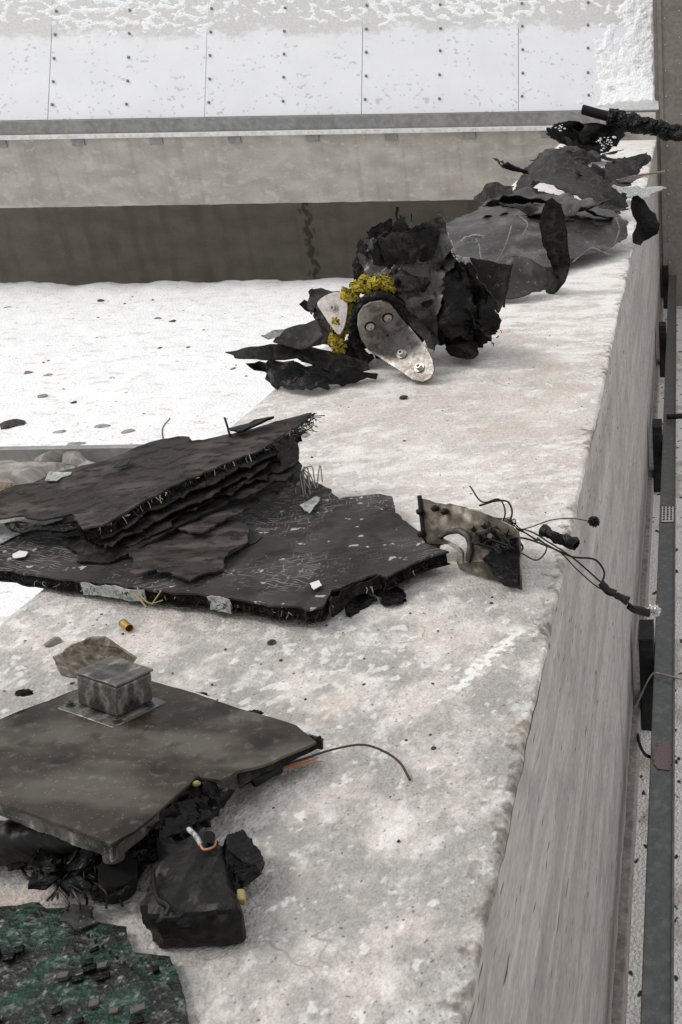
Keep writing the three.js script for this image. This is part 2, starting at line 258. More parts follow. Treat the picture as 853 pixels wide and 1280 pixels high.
// colours of the top: warm grey concrete, white frost lying in wisps and flakes, wet grey patches, brown dirt along the chipped edge
function topColour(x, z) {
  const d = -z, near = sst(1.7, 1.0, d), icy = sst(2.2, 3.6, d), warm = n2(x * 2.2, z * 1.5);
  let c = lerp3([190, 182, 175], [207, 200, 193], clamp(0.5 + 0.9 * fbm(x * 3.4, z * 2.6, 4, 71)));
  c = lerp3(c, [146, 143, 139], (0.3 + 0.55 * near) * sst(-0.3, 0.45, rough2(x * 7, z * 6.5, 6, 73) + 0.3 * near - 0.12 + 0.15 * n2(x * 2 + 5, z * 2.2)));   // damp grey stains
  const g = 1 + 0.10 * fbm(x * 70, z * 70, 3, 72) + 0.07 * n2(x * 240, z * 240); c = c.map(v => v * g);
  let fr = 0.6 * sst(0.0, 0.6, rough2(x * 12, z * 10, 6, 75) + 0.12 * warm) * (0.55 + 0.45 * near);
  fr = Math.max(fr, 0.75 * (1 - near) * sst(-0.05, 0.55, rough2(x * 7 + z * 3, z * 11, 6, 76) + 0.18 * warm + 0.5 * icy));
  fr = Math.max(fr, 0.6 * sst(0.3, 0.5, fbm(x * 30, z * 26, 4, 78) + 0.2 * warm));
  c = lerp3(c, [234, 232, 229].map(v => v * (1 + 0.04 * n2(x * 120, z * 120))), fr);
  const sc = Math.abs((x + 0.26) + (z + 1.08) * 0.42);                                                  // one scraped streak
  c = lerp3(c, [238, 236, 232], 0.8 * sst(0.011, 0.003, sc + 0.010 * n2(x * 70, z * 70)) * sst(-1.19, -1.15, z) * sst(-1.0, -1.05, z));
  const e = XR - x;
  if (e < 0.12) {                                                                                       // lichen and dirt clinging to the chipped edge
    const dirt = sst(0.03, 0.0, e + 0.05 * fbm(x * 30, z * 30, 4, 81) + 0.012) * sst(-0.3, 0.3, fbm(z * 3, 1, 2, 82) + 0.4 * sst(1.3, 0.6, d));
    c = lerp3(c, lerp3([128, 118, 104], [66, 58, 48], clamp(0.5 + 1.6 * fbm(x * 50, z * 50, 3, 83))), 0.65 * dirt);
  }
  c = lerp3(c, [84, 77, 70], 0.75 * sst(0.46, 0.6, fbm(x * 90, z * 90, 2, 84)));                            // pores and grit
  const cr = Math.abs(fbm(x * 2.6 + 3, z * 2.6, 4, 86)); c = lerp3(c, [120, 112, 103], 0.55 * sst(0.006, 0.001, cr) * sst(-0.1, 0.3, n2(x * 3 + 8, z * 3)));   // hairline cracks
  return lerp3(c, [192, 166, 148], 0.35 * sst(0.38, 0.6, fbm(x * 3.4, z * 3.4, 3, 85)));
}
const topZ = [[ZN, -1.75, 768, 1536], [-1.75, -4.0, 768, 1024], [-4.0, ZF, 512, 640]];
const topMats = topZ.map(([z0, z1, w, h]) => {
  const t = tex(w, h, (i, j) => topColour(mix(XL, XR, i / (w - 1)), mix(z0, z1, j / (h - 1)))); t.wrapS = t.wrapT = THREE.ClampToEdgeWrapping;
  const bm = rep(grainTex, 1); bm.repeat.set(6 * 0.75, 6 * Math.abs(z1 - z0)); bm.needsUpdate = true;
  return std({ map: t, bumpMap: bm, bumpScale: 0.002, roughness: 0.72 });
});
{
  const parapet = thing('concrete_parapet', 'long wide concrete parapet wall carrying all the wreckage, frosted flat top', 'parapet', V((XL + XR) / 2, YR, (ZN + ZF) / 2));
  const nz = 640, zs = []; for (let k = 0; k <= nz; k++) zs.push(mix(ZN, ZF, Math.pow(k / nz, 1.6)));
  for (const [a] of topZ.slice(1)) { let b = 0; zs.forEach((z, k) => { if (Math.abs(z - a) < Math.abs(zs[b] - a)) b = k; }); zs[b] = a; }
  const nx = 44, pos = [], uv = [], idx = [], groups = [];
  const topH = (x, z) => T + 0.0022 * fbm(x * 5, z * 4, 3, 90) + 0.0016 * fbm(x * 30, z * 30, 2, 91);
  const rim = z => { const c = chip(z); return [[XR - c * 1.0 + wob(z), T - 0.1 * c], [XR - c * 0.45 + wob(z), T - 0.38 * c], [XR + wob(z) - c * 0.1, T - 0.95 * c - 0.002]]; };
  topZ.forEach(([z0, z1], seg) => {
    const rows = zs.filter(z => z <= z0 + 1e-9 && z >= z1 - 1e-9), b0 = pos.length / 3, st = idx.length;
    rows.forEach(z => { const r = rim(z);
      for (let k = 0; k <= nx; k++) { const x = mix(XL, r[0][0], k / nx), cl = k === 0 ? -0.004 : 0; pos.push(x, k === nx ? r[0][1] : topH(x, z) + cl, z); uv.push((x - XL) / (XR - XL), (z - z0) / (z1 - z0)); }
      for (const q of r.slice(1)) { pos.push(q[0], q[1], z); uv.push((q[0] - XL) / (XR - XL), (z - z0) / (z1 - z0)); } });
    const w = nx + 2; for (let r = 0; r < rows.length - 1; r++) for (let k = 0; k < w; k++) { const a = b0 + r * (w + 1) + k, b = a + w + 1; idx.push(a, a + 1, b, a + 1, b + 1, b); }
    groups.push([st, idx.length - st, seg]);
  });
  const g = new THREE.BufferGeometry(); g.setAttribute('position', new THREE.Float32BufferAttribute(pos, 3)); g.setAttribute('uv', new THREE.Float32BufferAttribute(uv, 2)); g.setIndex(idx); groups.forEach(q => g.addGroup(...q)); g.computeVertexNormals();
  part(parapet, 'coping_surface', g, topMats, 'frosted, stained flat top of the wall');
  // the face towards the channel: grey concrete with vertical run-off streaks and small pits, then a small plinth
  const SW = 2048, SH = 1024;
  const runMap = tex(SW, SH, (i, j) => {                              // grain of the formwork boards runs along the wall
    const z = i / SW * 9, y = j / SH * 1.5, yy = y + 0.012 * n2(z * 0.9, 3) + 0.004 * n2(z * 4, y * 3); let s = 0.5 * n2(yy * 9, z * 0.35) + 0.4 * n2(yy * 24, z * 0.7 + 4) + 0.3 * n2(yy * 60, z * 1.3 + 8) + 0.16 * n2(yy * 150, z * 3);
    let c = lerp3([146, 140, 136], [178, 171, 166], clamp(0.5 + 0.34 * s));
    c = lerp3(c, [126, 119, 114], 0.4 * sst(0.1, 0.7, n2(yy * 5 + 9, z * 0.3)));
    c = lerp3(c, [196, 190, 185], 0.4 * sst(0.35, 0.8, n2(yy * 38 + 3, z * 0.8 + 2)));
    c = lerp3(c, [122, 117, 113], 0.45 * sst(0.0, 0.6, fbm(z * 4, y * 5, 4, 97))); c = lerp3(c, [132, 124, 116], 0.35 * sst(0.1, 0.6, 0.6 * n2(z * 6, y * 0.6 + 7) + 0.4 * fbm(z * 14, y * 2, 3, 99)));
    const gr = 1 + 0.06 * n2(z * 90, y * 90) + 0.07 * fbm(z * 20, y * 30, 3, 95); c = c.map(v => v * gr);
    return lerp3(c, [50, 46, 44], 0.85 * sst(0.84, 0.9, n2(z * 9 + 1.7, y * 46 + 31)));
  });
  const runBump = tex(1024, 512, (i, j) => gray(128 + 70 * n2(j / 512 * 1.5 * 60, i / 1024 * 9) + 40 * fbm(i / 9, j / 6, 3, 96)), false);
  runMap.repeat.set(1 / 9, 1 / 1.5); runBump.repeat.set(1 / 9, 1 / 1.5);
  M.runoff = std({ map: runMap, bumpMap: runBump, bumpScale: 0.0015, roughness: 0.85 });
  const sp = [], su = [], si = [], ys = []; const ny = 16; for (let k = 0; k <= ny; k++) ys.push(k / ny);
  zs.forEach(z => { const r = rim(z)[2]; ys.forEach(t => { const y = mix(r[1], -0.165, t); sp.push(mix(r[0], XR + wob(z) * 0.6, Math.min(1, t * 8)) + 0.0015 * n2(z * 3, y * 3), y, z); su.push(-z, T - y); }); });
  for (let r = 0; r < zs.length - 1; r++) for (let k = 0; k < ny; k++) { const a = r * (ny + 1) + k, b = a + ny + 1; si.push(a, a + 1, b, a + 1, b + 1, b); }
  const sg = new THREE.BufferGeometry(); sg.setAttribute('position', new THREE.Float32BufferAttribute(sp, 3)); sg.setAttribute('uv', new THREE.Float32BufferAttribute(su, 2)); sg.setIndex(si); sg.computeVertexNormals();
  part(parapet, 'streaked_face', sg, M.runoff, 'grey concrete side face with vertical run-off streaks');
  part(parapet, 'wall_core', box(XL + 0.002, XR - 0.026, YR, T - 0.034, ZF + 0.004, ZN - 0.004), M.runoff);
  part(parapet, 'recessed_joint', box(XR - 0.03, XR - 0.012, -0.2, -0.15, ZF + 0.004, ZN - 0.004), std({ color: 0x2b2825, roughness: 0.95 }));
  part(parapet, 'plinth', box(XR - 0.02, XR + 0.024, YR - 0.02, -0.187, ZF + 0.006, ZN - 0.006, 0.006), surf(rep(mottled(98, [150, 142, 135], [[[120, 112, 105], 0.8, 0, 0.5, 0.7], [[176, 170, 164], 1.5, 0.1, 0.4, 0.7]]), 2)));
}

// ---------- ground: trodden snow on the left, lower channel floor on the right ----------
const snowMap = tex(1024, 1024, (i, j) => { const x = i / 1024 * 6, y = j / 1024 * 6; const g = 236 + 9 * fbm(x * 3, y * 3, 4, 101) + 5 * n2(x * 40, y * 40); let c = [g, g, g + 1];
  c = lerp3(c, [206, 203, 198], 0.7 * sst(0.28, 0.5, fbm(x * 4, y * 9, 4, 102))); return lerp3(c, [140, 130, 118], 0.75 * sst(0.52, 0.62, fbm(x * 15, y * 15, 3, 103))); });
snowMap.repeat.set(1 / 6, 1 / 6);
M.snow = std({ map: snowMap, bumpMap: rep(grainTex, 1.5), bumpScale: 0.008, roughness: 0.9 });
const snowH = (x, z) => 0.012 * fbm(x * 1.3, z * 1.3, 3, 105) + 0.012 * fbm(x * 7, z * 7, 3, 106) + sst(-8.3, -8.7, z) * (0.012 + 0.035 * fbm(x * 1.1, 5, 3, 107)) - 0.38 * sst(-8.74, -9.15, z) - 0.03 * sst(-4.85, -4.6, z) * sst(-0.9, -1.6, x);
{
  const nx = 230, nz = 230, pos = [], uv = [], idx = [];
  for (let j = 0; j <= nz; j++) for (let i = 0; i <= nx; i++) { const x = mix(-9, -0.6, i / nx), z = mix(0.5, -9.4, j / nz); pos.push(x, snowH(x, z), z); uv.push(x, z); }
  for (let j = 0; j < nz; j++) for (let i = 0; i < nx; i++) { const a = j * (nx + 1) + i, b = a + nx + 1; idx.push(a, a + 1, b, a + 1, b + 1, b); }
  const g = new THREE.BufferGeometry(); g.setAttribute('position', new THREE.Float32BufferAttribute(pos, 3)); g.setAttribute('uv', new THREE.Float32BufferAttribute(uv, 2)); g.setIndex(idx); g.computeVertexNormals();
  structure('snow_ground', g, M.snow);
  const far = new THREE.PlaneGeometry(160, 160).rotateX(-Math.PI / 2).translate(0, YR - 0.12, 0); { const u = far.attributes.uv; for (let k = 0; k < u.count; k++) u.setXY(k, u.getX(k) * 160, u.getY(k) * 160); }
  structure('ground', far, M.snow);
}
const dirtySnow = tex(1024, 1024, (i, j) => { const x = i / 1024 * 2, y = j / 1024 * 2; const g = 1 + 0.05 * n2(x * 60, y * 60); let c = [226, 222, 217].map(v => v * g);
  c = lerp3(c, [176, 160, 150], 0.6 * sst(0.15, 0.4, fbm(x * 3, y * 3, 4, 111))); return lerp3(c, [38, 34, 32], 0.92 * sst(0.40, 0.5, fbm(x * 16, y * 11, 3, 112))); });
dirtySnow.repeat.set(0.5, 0.5);
M.dirtySnow = std({ map: dirtySnow, bumpMap: rep(grainTex, 3), bumpScale: 0.008, roughness: 0.9 });
{ const g = new THREE.PlaneGeometry(3.2, 9.0, 60, 200).rotateX(-Math.PI / 2).translate(XR + 1.58, YR, -4.28), p = g.attributes.position, u = []; for (let i = 0; i < p.count; i++) { p.setY(i, YR + 0.012 * fbm(p.getX(i) * 12, p.getZ(i) * 9, 3, 114)); u.push(p.getX(i), p.getZ(i)); } g.setAttribute('uv', new THREE.Float32BufferAttribute(u, 2)); g.computeVertexNormals(); structure('channel_floor', g, M.dirtySnow); }

// ---------- back wall: concrete beam over a recessed dark plinth, sloping sheet cover on top ----------
{
  const w = thing('back_wall', 'concrete wall across the far end under a sloping white bolted sheet cover', 'wall', V(-4.6, 0, ZB));
  const upMap = tex(1024, 512, (i, j) => { const x = i / 1024 * 9, y = j / 512 * 0.6; let c = lerp3([160, 154, 145], [184, 178, 168], clamp(0.5 + 0.9 * fbm(x * 2.2, y * 5, 4, 121)));
    c = lerp3(c, [142, 134, 124], 0.4 * sst(0.0, 0.7, 0.5 * n2(x * 8, y * 0.4) + 0.3 * n2(x * 21, y * 0.7) + 0.3 * fbm(x * 5, y * 5, 3, 123))); c = lerp3(c, [196, 191, 183], 0.5 * sst(0.2, 0.45, fbm(x * 6, y * 9, 4, 122))); const g = 1 + 0.04 * n2(x * 80, y * 80); return c.map(v => v * g); });
  upMap.repeat.set(1 / 9, 1 / 0.6);
  const loMap = tex(1024, 512, (i, j) => { const x = i / 1024 * 9, y = j / 512 * 0.7; let c = lerp3([158, 151, 138], [180, 173, 160], clamp(0.5 + 0.9 * fbm(x * 2, y * 4, 4, 125)));
    c = lerp3(c, [134, 126, 111], 0.45 * sst(-0.1, 0.7, 0.6 * n2(x * 5, y * 0.5 + 3) + 0.4 * fbm(x * 6, y * 3, 3, 127)));                                       // run-off stains
    c = lerp3(c, [74, 67, 57], 0.6 * sst(0.06, 0.0, Math.abs(x - 5.25 - 0.03 * n2(y * 7, 3)) + 0.04 * n2(x * 20, y * 9))); const g = 1 + 0.06 * n2(x * 70, y * 70); return c.map(v => v * g); });
  loMap.repeat.set(1 / 9, 1 / 0.7);
  const upM = std({ map: upMap, bumpMap: rep(grainTex, 2), bumpScale: 0.004, roughness: 0.85 }), loM = std({ map: loMap, bumpMap: rep(grainTex, 2), bumpScale: 0.004, roughness: 0.7 });
  const shift = (g, dx) => { const u = g.attributes.uv; for (let k = 0; k < u.count; k++) u.setX(k, u.getX(k) + dx); return g; };
  // lower edge of the beam is slightly uneven
  const bg = new THREE.BoxGeometry(8.8, 0.52, 2.5, 240, 6, 1).translate(-4.58, 0.905, ZB - 1.18), bp = bg.attributes.position; for (let k = 0; k < bp.count; k++) if (bp.getY(k) < 0.66) bp.setY(k, bp.getY(k) + 0.004 * fbm(bp.getX(k) * 4, 1, 3, 128) + 0.002 * n2(bp.getX(k) * 20, 3));
  bg.computeVertexNormals(); part(w, 'concrete_beam', shift(boxUV(toCreasedNormals(bg.toNonIndexed(), 0.6)), 9), upM, 'pale stained concrete beam');
  part(w, 'end_return', box(-0.36, -0.195, -0.6, 0.642, ZB - 1.88, ZB - 0.02), upM); part(w, 'recessed_wall', shift(box(-8.98, -0.19, -0.6, 0.642, ZB - 2.3, ZB - 1.9), 9), loM, 'lower wall set far back under the beam');
  // cover: flashing at the foot, then panels 1.22 m wide leaning back 30 degrees
  const lean = Math.PI / 6, foot = V(0, 1.305, ZB + 0.03), up = V(0, Math.cos(lean), -Math.sin(lean)), out = V(0, Math.sin(lean), Math.cos(lean));
  M.galv = surf(rep(mottled(131, [140, 138, 135], [[[156, 154, 151], 0.5, 0.0, 0.6, 0.6], [[120, 117, 113], 0.7, 0.0, 0.6, 0.6]]), 0.7), { bs: 0.0006, rough: 0.5, metal: 0.3 });
  M.whiteLip = surf(rep(mottled(133, [214, 213, 211], [[[192, 190, 187], 0.7, 0.1, 0.4, 0.6]]), 0.7), { bs: 0.001, rough: 0.55 });
  const fl = part(w, 'flashing', box(-8.98, -0.62, 1.203, 1.302, ZB + 0.06, ZB + 0.084, 0.004), M.galv, 'grey metal flashing strip');
  part(fl, 'drip_lip', box(-8.98, -0.62, 1.166, 1.2, ZB + 0.05, ZB + 0.122, 0.004), M.whiteLip, 'white lower lip of the flashing');
  const sheetMap = tex(1024, 1024, (i, j) => { const x = i / 1024 * 2.44, y = j / 1024 * 2.44; const g = 222 + 5 * fbm(x * 2, y * 2, 3, 135) + 3 * n2(x * 90, y * 90); let c = [g, g, g + 3];
    c = lerp3(c, [182, 181, 180], 0.7 * sst(0.42, 0.56, fbm(x * 11, y * 14, 4, 136) + 0.16 * n2(x * 2, y * 3) + (y < 0.2 ? 0.05 : 0)));
    const up = y + 0.10 * fbm(x * 1.6, 4, 3, 138); return lerp3(c, [196, 195, 193].map(v => v * (1 + 0.08 * fbm(x * 30, y * 30, 3, 139))), 0.9 * sst(0.66, 0.74, up + 0.06 * fbm(x * 9, y * 12, 4, 137))); });
  sheetMap.repeat.set(1 / 2.44, 1 / 2.44);
  M.coverSheet = std({ map: sheetMap, bumpMap: rep(grainTex, 1), bumpScale: 0.001, roughness: 0.55, side: THREE.DoubleSide });
  const LEN = 2.3, q = new THREE.Quaternion().setFromAxisAngle(V(1, 0, 0), -lean);
  const seams = [-8.98]; for (let x = -1.263 - 1.24 * 6; x < -0.3; x += 1.24) if (x > -8.9) seams.push(x); seams.push(-0.155);
  const put = g => { g.applyQuaternion(q); return g.translate(foot.x, foot.y, foot.z); };
  for (let k = 0; k < seams.length - 1; k++) {
    const x0 = seams[k] + 0.002, x1 = seams[k + 1] - 0.002, g = box(x0, x1, 0, LEN, -0.02, 0.0 + 0.0015 * (k % 2), 0.002);
    const u = g.attributes.uv; for (let m = 0; m < u.count; m++) u.setXY(m, u.getX(m) + k * 0.77, u.getY(m));
    const pn = part(w, 'cover_panel', put(g), M.coverSheet);
    for (const bx of [x0 + 0.03, (x0 + x1) / 2]) for (let r = 0; r < 7; r++) { if (bx < -6.8) continue; const by = 0.12 + r * 0.195 + 0.012 * (R() - 0.5);
      const b = new THREE.CylinderGeometry(0.009, 0.012, 0.010, 8).rotateX(Math.PI / 2).translate(bx + 0.008 * (R() - 0.5), by, 0.007); part(pn, 'bolt', put(b), M.boltGrey); }
  }
  part(w, 'cover_backing', put(box(-8.97, -0.17, 0.01, LEN - 0.02, -0.07, -0.03)), M.galv);
  for (let k = 0; k < 10; k++) part(w, 'clip', box(-6.05 + k * 0.62, -5.95 + k * 0.62, 1.112, 1.163, ZB + 0.071, ZB + 0.084, 0.003), M.galv);
  // crusted snow on the upper part of the cover and heaped at its right foot: thin, with its own outline
  const crust = (x0, x1, y0, y1, nx, ny, f, nm, lb) => {
    const pos = [], uv = [], idx = []; for (let j = 0; j <= ny; j++) for (let i = 0; i <= nx; i++) { const x = mix(x0, x1, i / nx), y = mix(y0, y1, j / ny), h = f(x, y); pos.push(x, y, h); uv.push(x, y); }
    for (let j = 0; j < ny; j++) for (let i = 0; i < nx; i++) { const a = j * (nx + 1) + i, b = a + nx + 1; if (Math.max(pos[a * 3 + 2], pos[a * 3 + 5], pos[b * 3 + 2], pos[b * 3 + 5]) > -0.006) idx.push(a, a + 1, b, a + 1, b + 1, b); }
    const g = new THREE.BufferGeometry(); g.setAttribute('position', new THREE.Float32BufferAttribute(pos, 3)); g.setAttribute('uv', new THREE.Float32BufferAttribute(uv, 2)); g.setIndex(idx); g.computeVertexNormals();
    const m = part(w, nm, put(g), M.snow, lb); m.userData.kind = 'stuff'; };
  crust(-7.2, -0.3, 0.62, 1.6, 420, 110, (x, y) => -0.004 + 0.012 * (ridge(x * 4.2, y * 7.5, 4, 141) * 0.7 + 0.5 * fbm(x * 7, y * 11, 4, 145) + 0.16) + 0.012 * (sst(0.62, 0.8, y + 0.12 * fbm(x * 1.3, 2, 3, 142)) - 1), 'snow_crust', 'rippled crust of snow high on the sheet cover');
  crust(-0.95, -0.165, 0.0, 1.2, 160, 240, (x, y) => -0.09 * sst(-0.20, -0.165, x + 0.01 * n2(y * 9, 1)) - 0.09 * sst(0.04, 0.0, y + 0.012 * n2(x * 14, 2)) - 0.012 + 0.03 * sst(-0.95, -0.35, x + 0.28 * fbm(x * 4, y * 4, 3, 143) - 0.22 * y) + 0.012 * fbm(x * 8, y * 8, 3, 144) + 0.05 * sst(-0.75, -0.25, x) * sst(0.35, 0, y), 'snow_drift', 'snow heaped at the right foot of the sheet cover');
}
// ---------- tall steel panel closing the channel ----------
{
  const g = thing('steel_bulkhead', 'tall brown-grey riveted steel bulkhead closing the channel beside the sheet cover', 'bulkhead', V(0.5, YR, ZB));
  M.brownSteel = surf(rep(mottled(151, [128, 121, 115], [[[146, 139, 132], 0.4, -0.1, 0.8, 0.5], [[110, 102, 96], 0.6, 0, 0.7, 0.5]]), 0.8), { bs: 0.001, rough: 0.6, metal: 0.2 });
  part(g, 'plate', box(-0.184, 1.6, YR, 2.9, ZB - 0.03, ZB - 0.002), M.brownSteel);
  part(g, 'edge_flange', box(-0.152, -0.120, YR, 2.9, ZB - 0.0015, ZB + 0.018, 0.003), M.brownSteel);
  for (const [x, dy] of [[-0.098, 0], [0.015, 0.05]]) for (let k = 0; k < 13; k++) part(g, 'rivet', new THREE.SphereGeometry(0.008, 10, 6, 0, Math.PI * 2, 0, Math.PI / 2).rotateX(Math.PI / 2).translate(x, 0.1 + dy + k * 0.185, ZB), M.bolt);
}
// ---------- channel on the right: posts, rail, ties ----------
{
  M.rail = surf(rep(mottled(161, [80, 81, 81], [[[102, 103, 103], 1.4, 0.1, 0.3, 0.7], [[76, 77, 77], 2.2, 0.15, 0.25, 0.7], [[178, 178, 176], 12, 0.5, 0.07, 0.5]], 512), 1.3), { bs: 0.0006, rough: 0.33, metal: 0.1, spec: 1 });
  M.postSteel = surf(rep(mottled(163, [30, 29, 29], [[[48, 47, 47], 1.4, 0.1, 0.3, 0.7]]), 2), { bs: 0.002, rough: 0.7 });
  const r = thing('steel_rail', 'long grey painted steel rail running beside the concrete wall', 'rail', V(-0.07, YR, -4.4));
  part(r, 'top_plate', box(-0.107, -0.040, -0.012, 0, ZB + 0.03, -0.5, 0.003), M.rail);
  part(r, 'side_web', box(-0.1065, -0.099, -0.10, -0.0125, ZB + 0.03, -0.5), M.rail);
  part(r, 'edge_lip', box(-0.0465, -0.0395, 0.0005, 0.009, ZB + 0.03, -0.5, 0.002), M.rail);
  for (const [py, px] of [[643, 836]]) { const c = onY(px, py, 0.002); const pl = part(r, 'grip_plate', box(c.x - 0.028, c.x + 0.022, 0.0015, 0.006, c.z - 0.075, c.z + 0.075, 0.002), M.paleSteel);
    for (let a = 0; a < 3; a++) for (let b = 0; b < 6; b++) part(pl, 'stud', new THREE.CylinderGeometry(0.004, 0.005, 0.006, 8).translate(c.x - 0.018 + a * 0.015, 0.008, c.z - 0.06 + b * 0.024), M.boltDark); }
  { const c = onY(824, 945, 0.001), pts = []; for (let k = 0; k < 14; k++) { const a = k / 14 * Math.PI * 2, q = 0.7 + 0.5 * R(); pts.push(V(c.x + 0.012 + Math.cos(a) * 0.026 * q, 0.0032, c.z + Math.sin(a) * 0.07 * q)); }
    part(r, 'red_paint_smear', sheet(pts, { th: 0.0012, jag: 0.004, edge: 0.01 }), surf(rep(mottled(165, [116, 100, 98], [[[98, 96, 96], 2, 0.0, 0.3, 0.9], [[150, 112, 108], 4, 0.2, 0.2, 0.8]]), 6), { bs: 0.0006 }), 'worn reddish paint smear'); }
  for (let k = 0; k < 4; k++) { const z = -2.78 - 1.96 * k;
    const p = thing('support_post', ['black steel post in the gap, where the loose wires end', 'black steel post in the gap, second along from the wires', 'black steel post in the gap, third along from the wires', 'black steel post in the gap against the tall steel bulkhead'][k], 'post', V(-0.14, YR, z), 'posts between wall and rail');
    part(p, 'stem', box(XR + 0.026, -0.1075, YR - 0.01, 0.07, z - 0.12, z, 0.004), M.postSteel); part(p, 'cap', box(XR + 0.0255, -0.108, 0.0705, 0.08, z - 0.122, z + 0.002, 0.002), M.postSteel); }
  // snow lodged on the rail's far end
  const bar = onY(836, 519, 0.03), b2 = onY(853, 517, 0.03);
  solo('cross_bar', capped(V(bar.x - 0.01, 0.022, bar.z), V(0.45, 0.022, bar.z - 0.03), 0.014), M.wire, 'short dark bar laid across the grey rail', 'bar');
  const a = [[795, 884], [803, 866], [818, 841], [824, 842]].map(([x, y], i) => onY(x, y, [-0.12, -0.05, 0.012, 0.012][i])), e = onY(853, 849, 0.014);
  solo('tie_wire', tube([...a, e, V(0.3, -0.02, e.z + 0.1)], 0.0035, 50), M.bolt, 'thin bare wire looped over the grey rail', 'wire');
  const c2 = [[797, 915], [800, 930], [806, 942], [812, 946]].map(([x, y], i) => onY(x, y, [-0.2, -0.16, -0.08, 0.004][i]));
  solo('cable_stub', tube(c2, 0.005, 30), M.wire, 'bent black cable stub below the post with the wires', 'cable');
}
// ---------- things on the snow ----------
{
  const stones = [[12, 530, 0.075, 'darkStone', 'black jagged stone alone on the snow near the kerb'], [10, 382, 0.06, 'brownStone', 'brown stone by the foot of the dark wall'], [126, 374, 0.05, 'darkStone', 'small grey stone near the dark wall, with a twin beside it'], [196, 396, 0.055, 'brownStone', 'tan stone in the middle of the snow'], [216, 400, 0.045, 'darkStone', 'dark stone right next to the tan stone'], [36, 463, 0.05, 'brownStone', 'brown pebble half sunk in snow'], [60, 467, 0.05, 'rawStone', 'grey pebble half sunk in snow beside the brown one'], [52, 492, 0.055, 'rawStone', 'flat grey stone lying on snow'], [92, 500, 0.03, 'darkStone', 'tiny dark stone on the trodden snow'], [75, 536, 0.07, 'rawStone', 'pale stone under thin snow near the kerb'], [127, 530, 0.07, 'rawStone', 'round pale stone under thin snow'], [160, 536, 0.06, 'rawStone', 'pale stone showing through the snow behind the stacked panels'], [95, 552, 0.085, 'rawStone', 'long grey stone just behind the kerb'], [292, 458, 0.05, 'brownStone', 'flat stone beside the pointed dark sheet'], [200, 434, 0.03, 'darkStone', 'tiny dark stone in open snow']];
  stones.forEach(([x, y, r, m, l], k) => { const c = onY(x, y, 0.01); c.y = snowH(c.x, c.z) - r * 0.08; solo('stone', stone(c, k ? r * 0.62 : r, 3.1 + k * 1.7, 0.45), M[m], l, 'stone', 'stones in the snow'); });
  // scattered crumbs nobody would count
  const crumbs = []; const q = rng(5); for (let k = 0; k < 260; k++) { const x = -0.95 - 5.2 * q(), z = -8.3 + 5.2 * q(); if (x < z * 0.75) continue; if (fbm(x * 1.2, z * 1.2, 2, 170) < -0.05) continue; crumbs.push(stone(V(x, snowH(x, z), z), 0.006 + 0.016 * q() * q(), k * 0.37 + 1, 0.5)); }
  const cr = structure('gravel_crumbs', mergeGeometries(crumbs), M.brownStone); cr.userData = { kind: 'stuff', label: 'small stones and crumbs strewn over the snow', category: 'gravel' };
  // kerb strip and rubble
  const k0 = onY(-80, 566, 0.06), k1 = onY(150, 566, 0.06);
  const kb = thing('kerb_strip', 'grey kerb edging between the snow and the rubble', 'kerb', V(-3.2, 0, k0.z));
  part(kb, 'edging', box(k0.x - 1, k1.x + 0.45, -0.05, 0.075, k0.z - 0.035, k0.z + 0.01, 0.006), M.galv, 'grey edging board');
  const rub = [[20, 605, 0.19, 'large pale rubble slab below the kerb'], [55, 596, 0.13, 'pale rubble block leaning on the large slab'], [65, 578, 0.085, 'upright pointed rubble stone at the kerb'], [92, 577, 0.09, 'thin rubble splinter close to the stacked panels'], [38, 580, 0.07, 'small flat rubble stone tight against the kerb'], [5, 588, 0.1, 'rubble stone behind the large slab'], [2, 620, 0.11, 'reddish-brown rubble stone under the panel tip'], [110, 580, 0.06, 'small rubble stone half under the upper panel'], [80, 590, 0.08, 'grey rubble stone between kerb and upper panel'], [30, 640, 0.14, 'low rubble stone below the panels'], [-25, 600, 0.16, 'rubble block at the end of the heap'], [-20, 640, 0.14, 'rubble stone at the outer foot of the heap']];
  rub.forEach(([x, y, r, l], k) => { const c = onY(x, y, 0.05); c.y = 0.015 + r * 0.25; solo('rubble_stone', stone(c, r * 0.85, 40.3 + k * 2.3, [0.55, 0.7, 1.2, 0.8, 0.4, 0.6, 0.7, 0.7, 0.6, 0.5, 0.6, 0.6][k]), k === 6 ? M.brownStone : M.rawStone, l, 'stone', 'rubble by the kerb'); });
  const rg = []; for (let k = 0; k < 160; k++) { const x = -4.2 + 2.6 * q(), z = k0.z + 0.06 + 1.0 * q(); rg.push(stone(V(x, -0.012, z), 0.015 + 0.035 * q(), 90 + k * 0.7, 0.6)); }
  const rgm = structure('rubble_gravel', mergeGeometries(rg), M.darkStone); rgm.userData = { kind: 'stuff', label: 'loose dark gravel around the rubble stones', category: 'gravel' };
  // a dry stalk
  const s0 = P(207, 545, 0.06); const st = onY(207, 560, 0.0);
  solo('dry_stalk', tube([V(st.x, 0, st.z), V(st.x + 0.01, 0.1, st.z), PZ(213, 523, st.z)], 0.004, 12), M.fibre, 'single dry stalk standing in the snow', 'stalk');
}

// ---------- builders for wreckage ----------
const roundPoly = (list, n = 40) => { const c = new THREE.CatmullRomCurve3(list.map(([x, y]) => V(x, y, 0)), true, 'centripetal'); return c.getPoints(n).slice(0, n).map(p => [p.x, p.y]); };
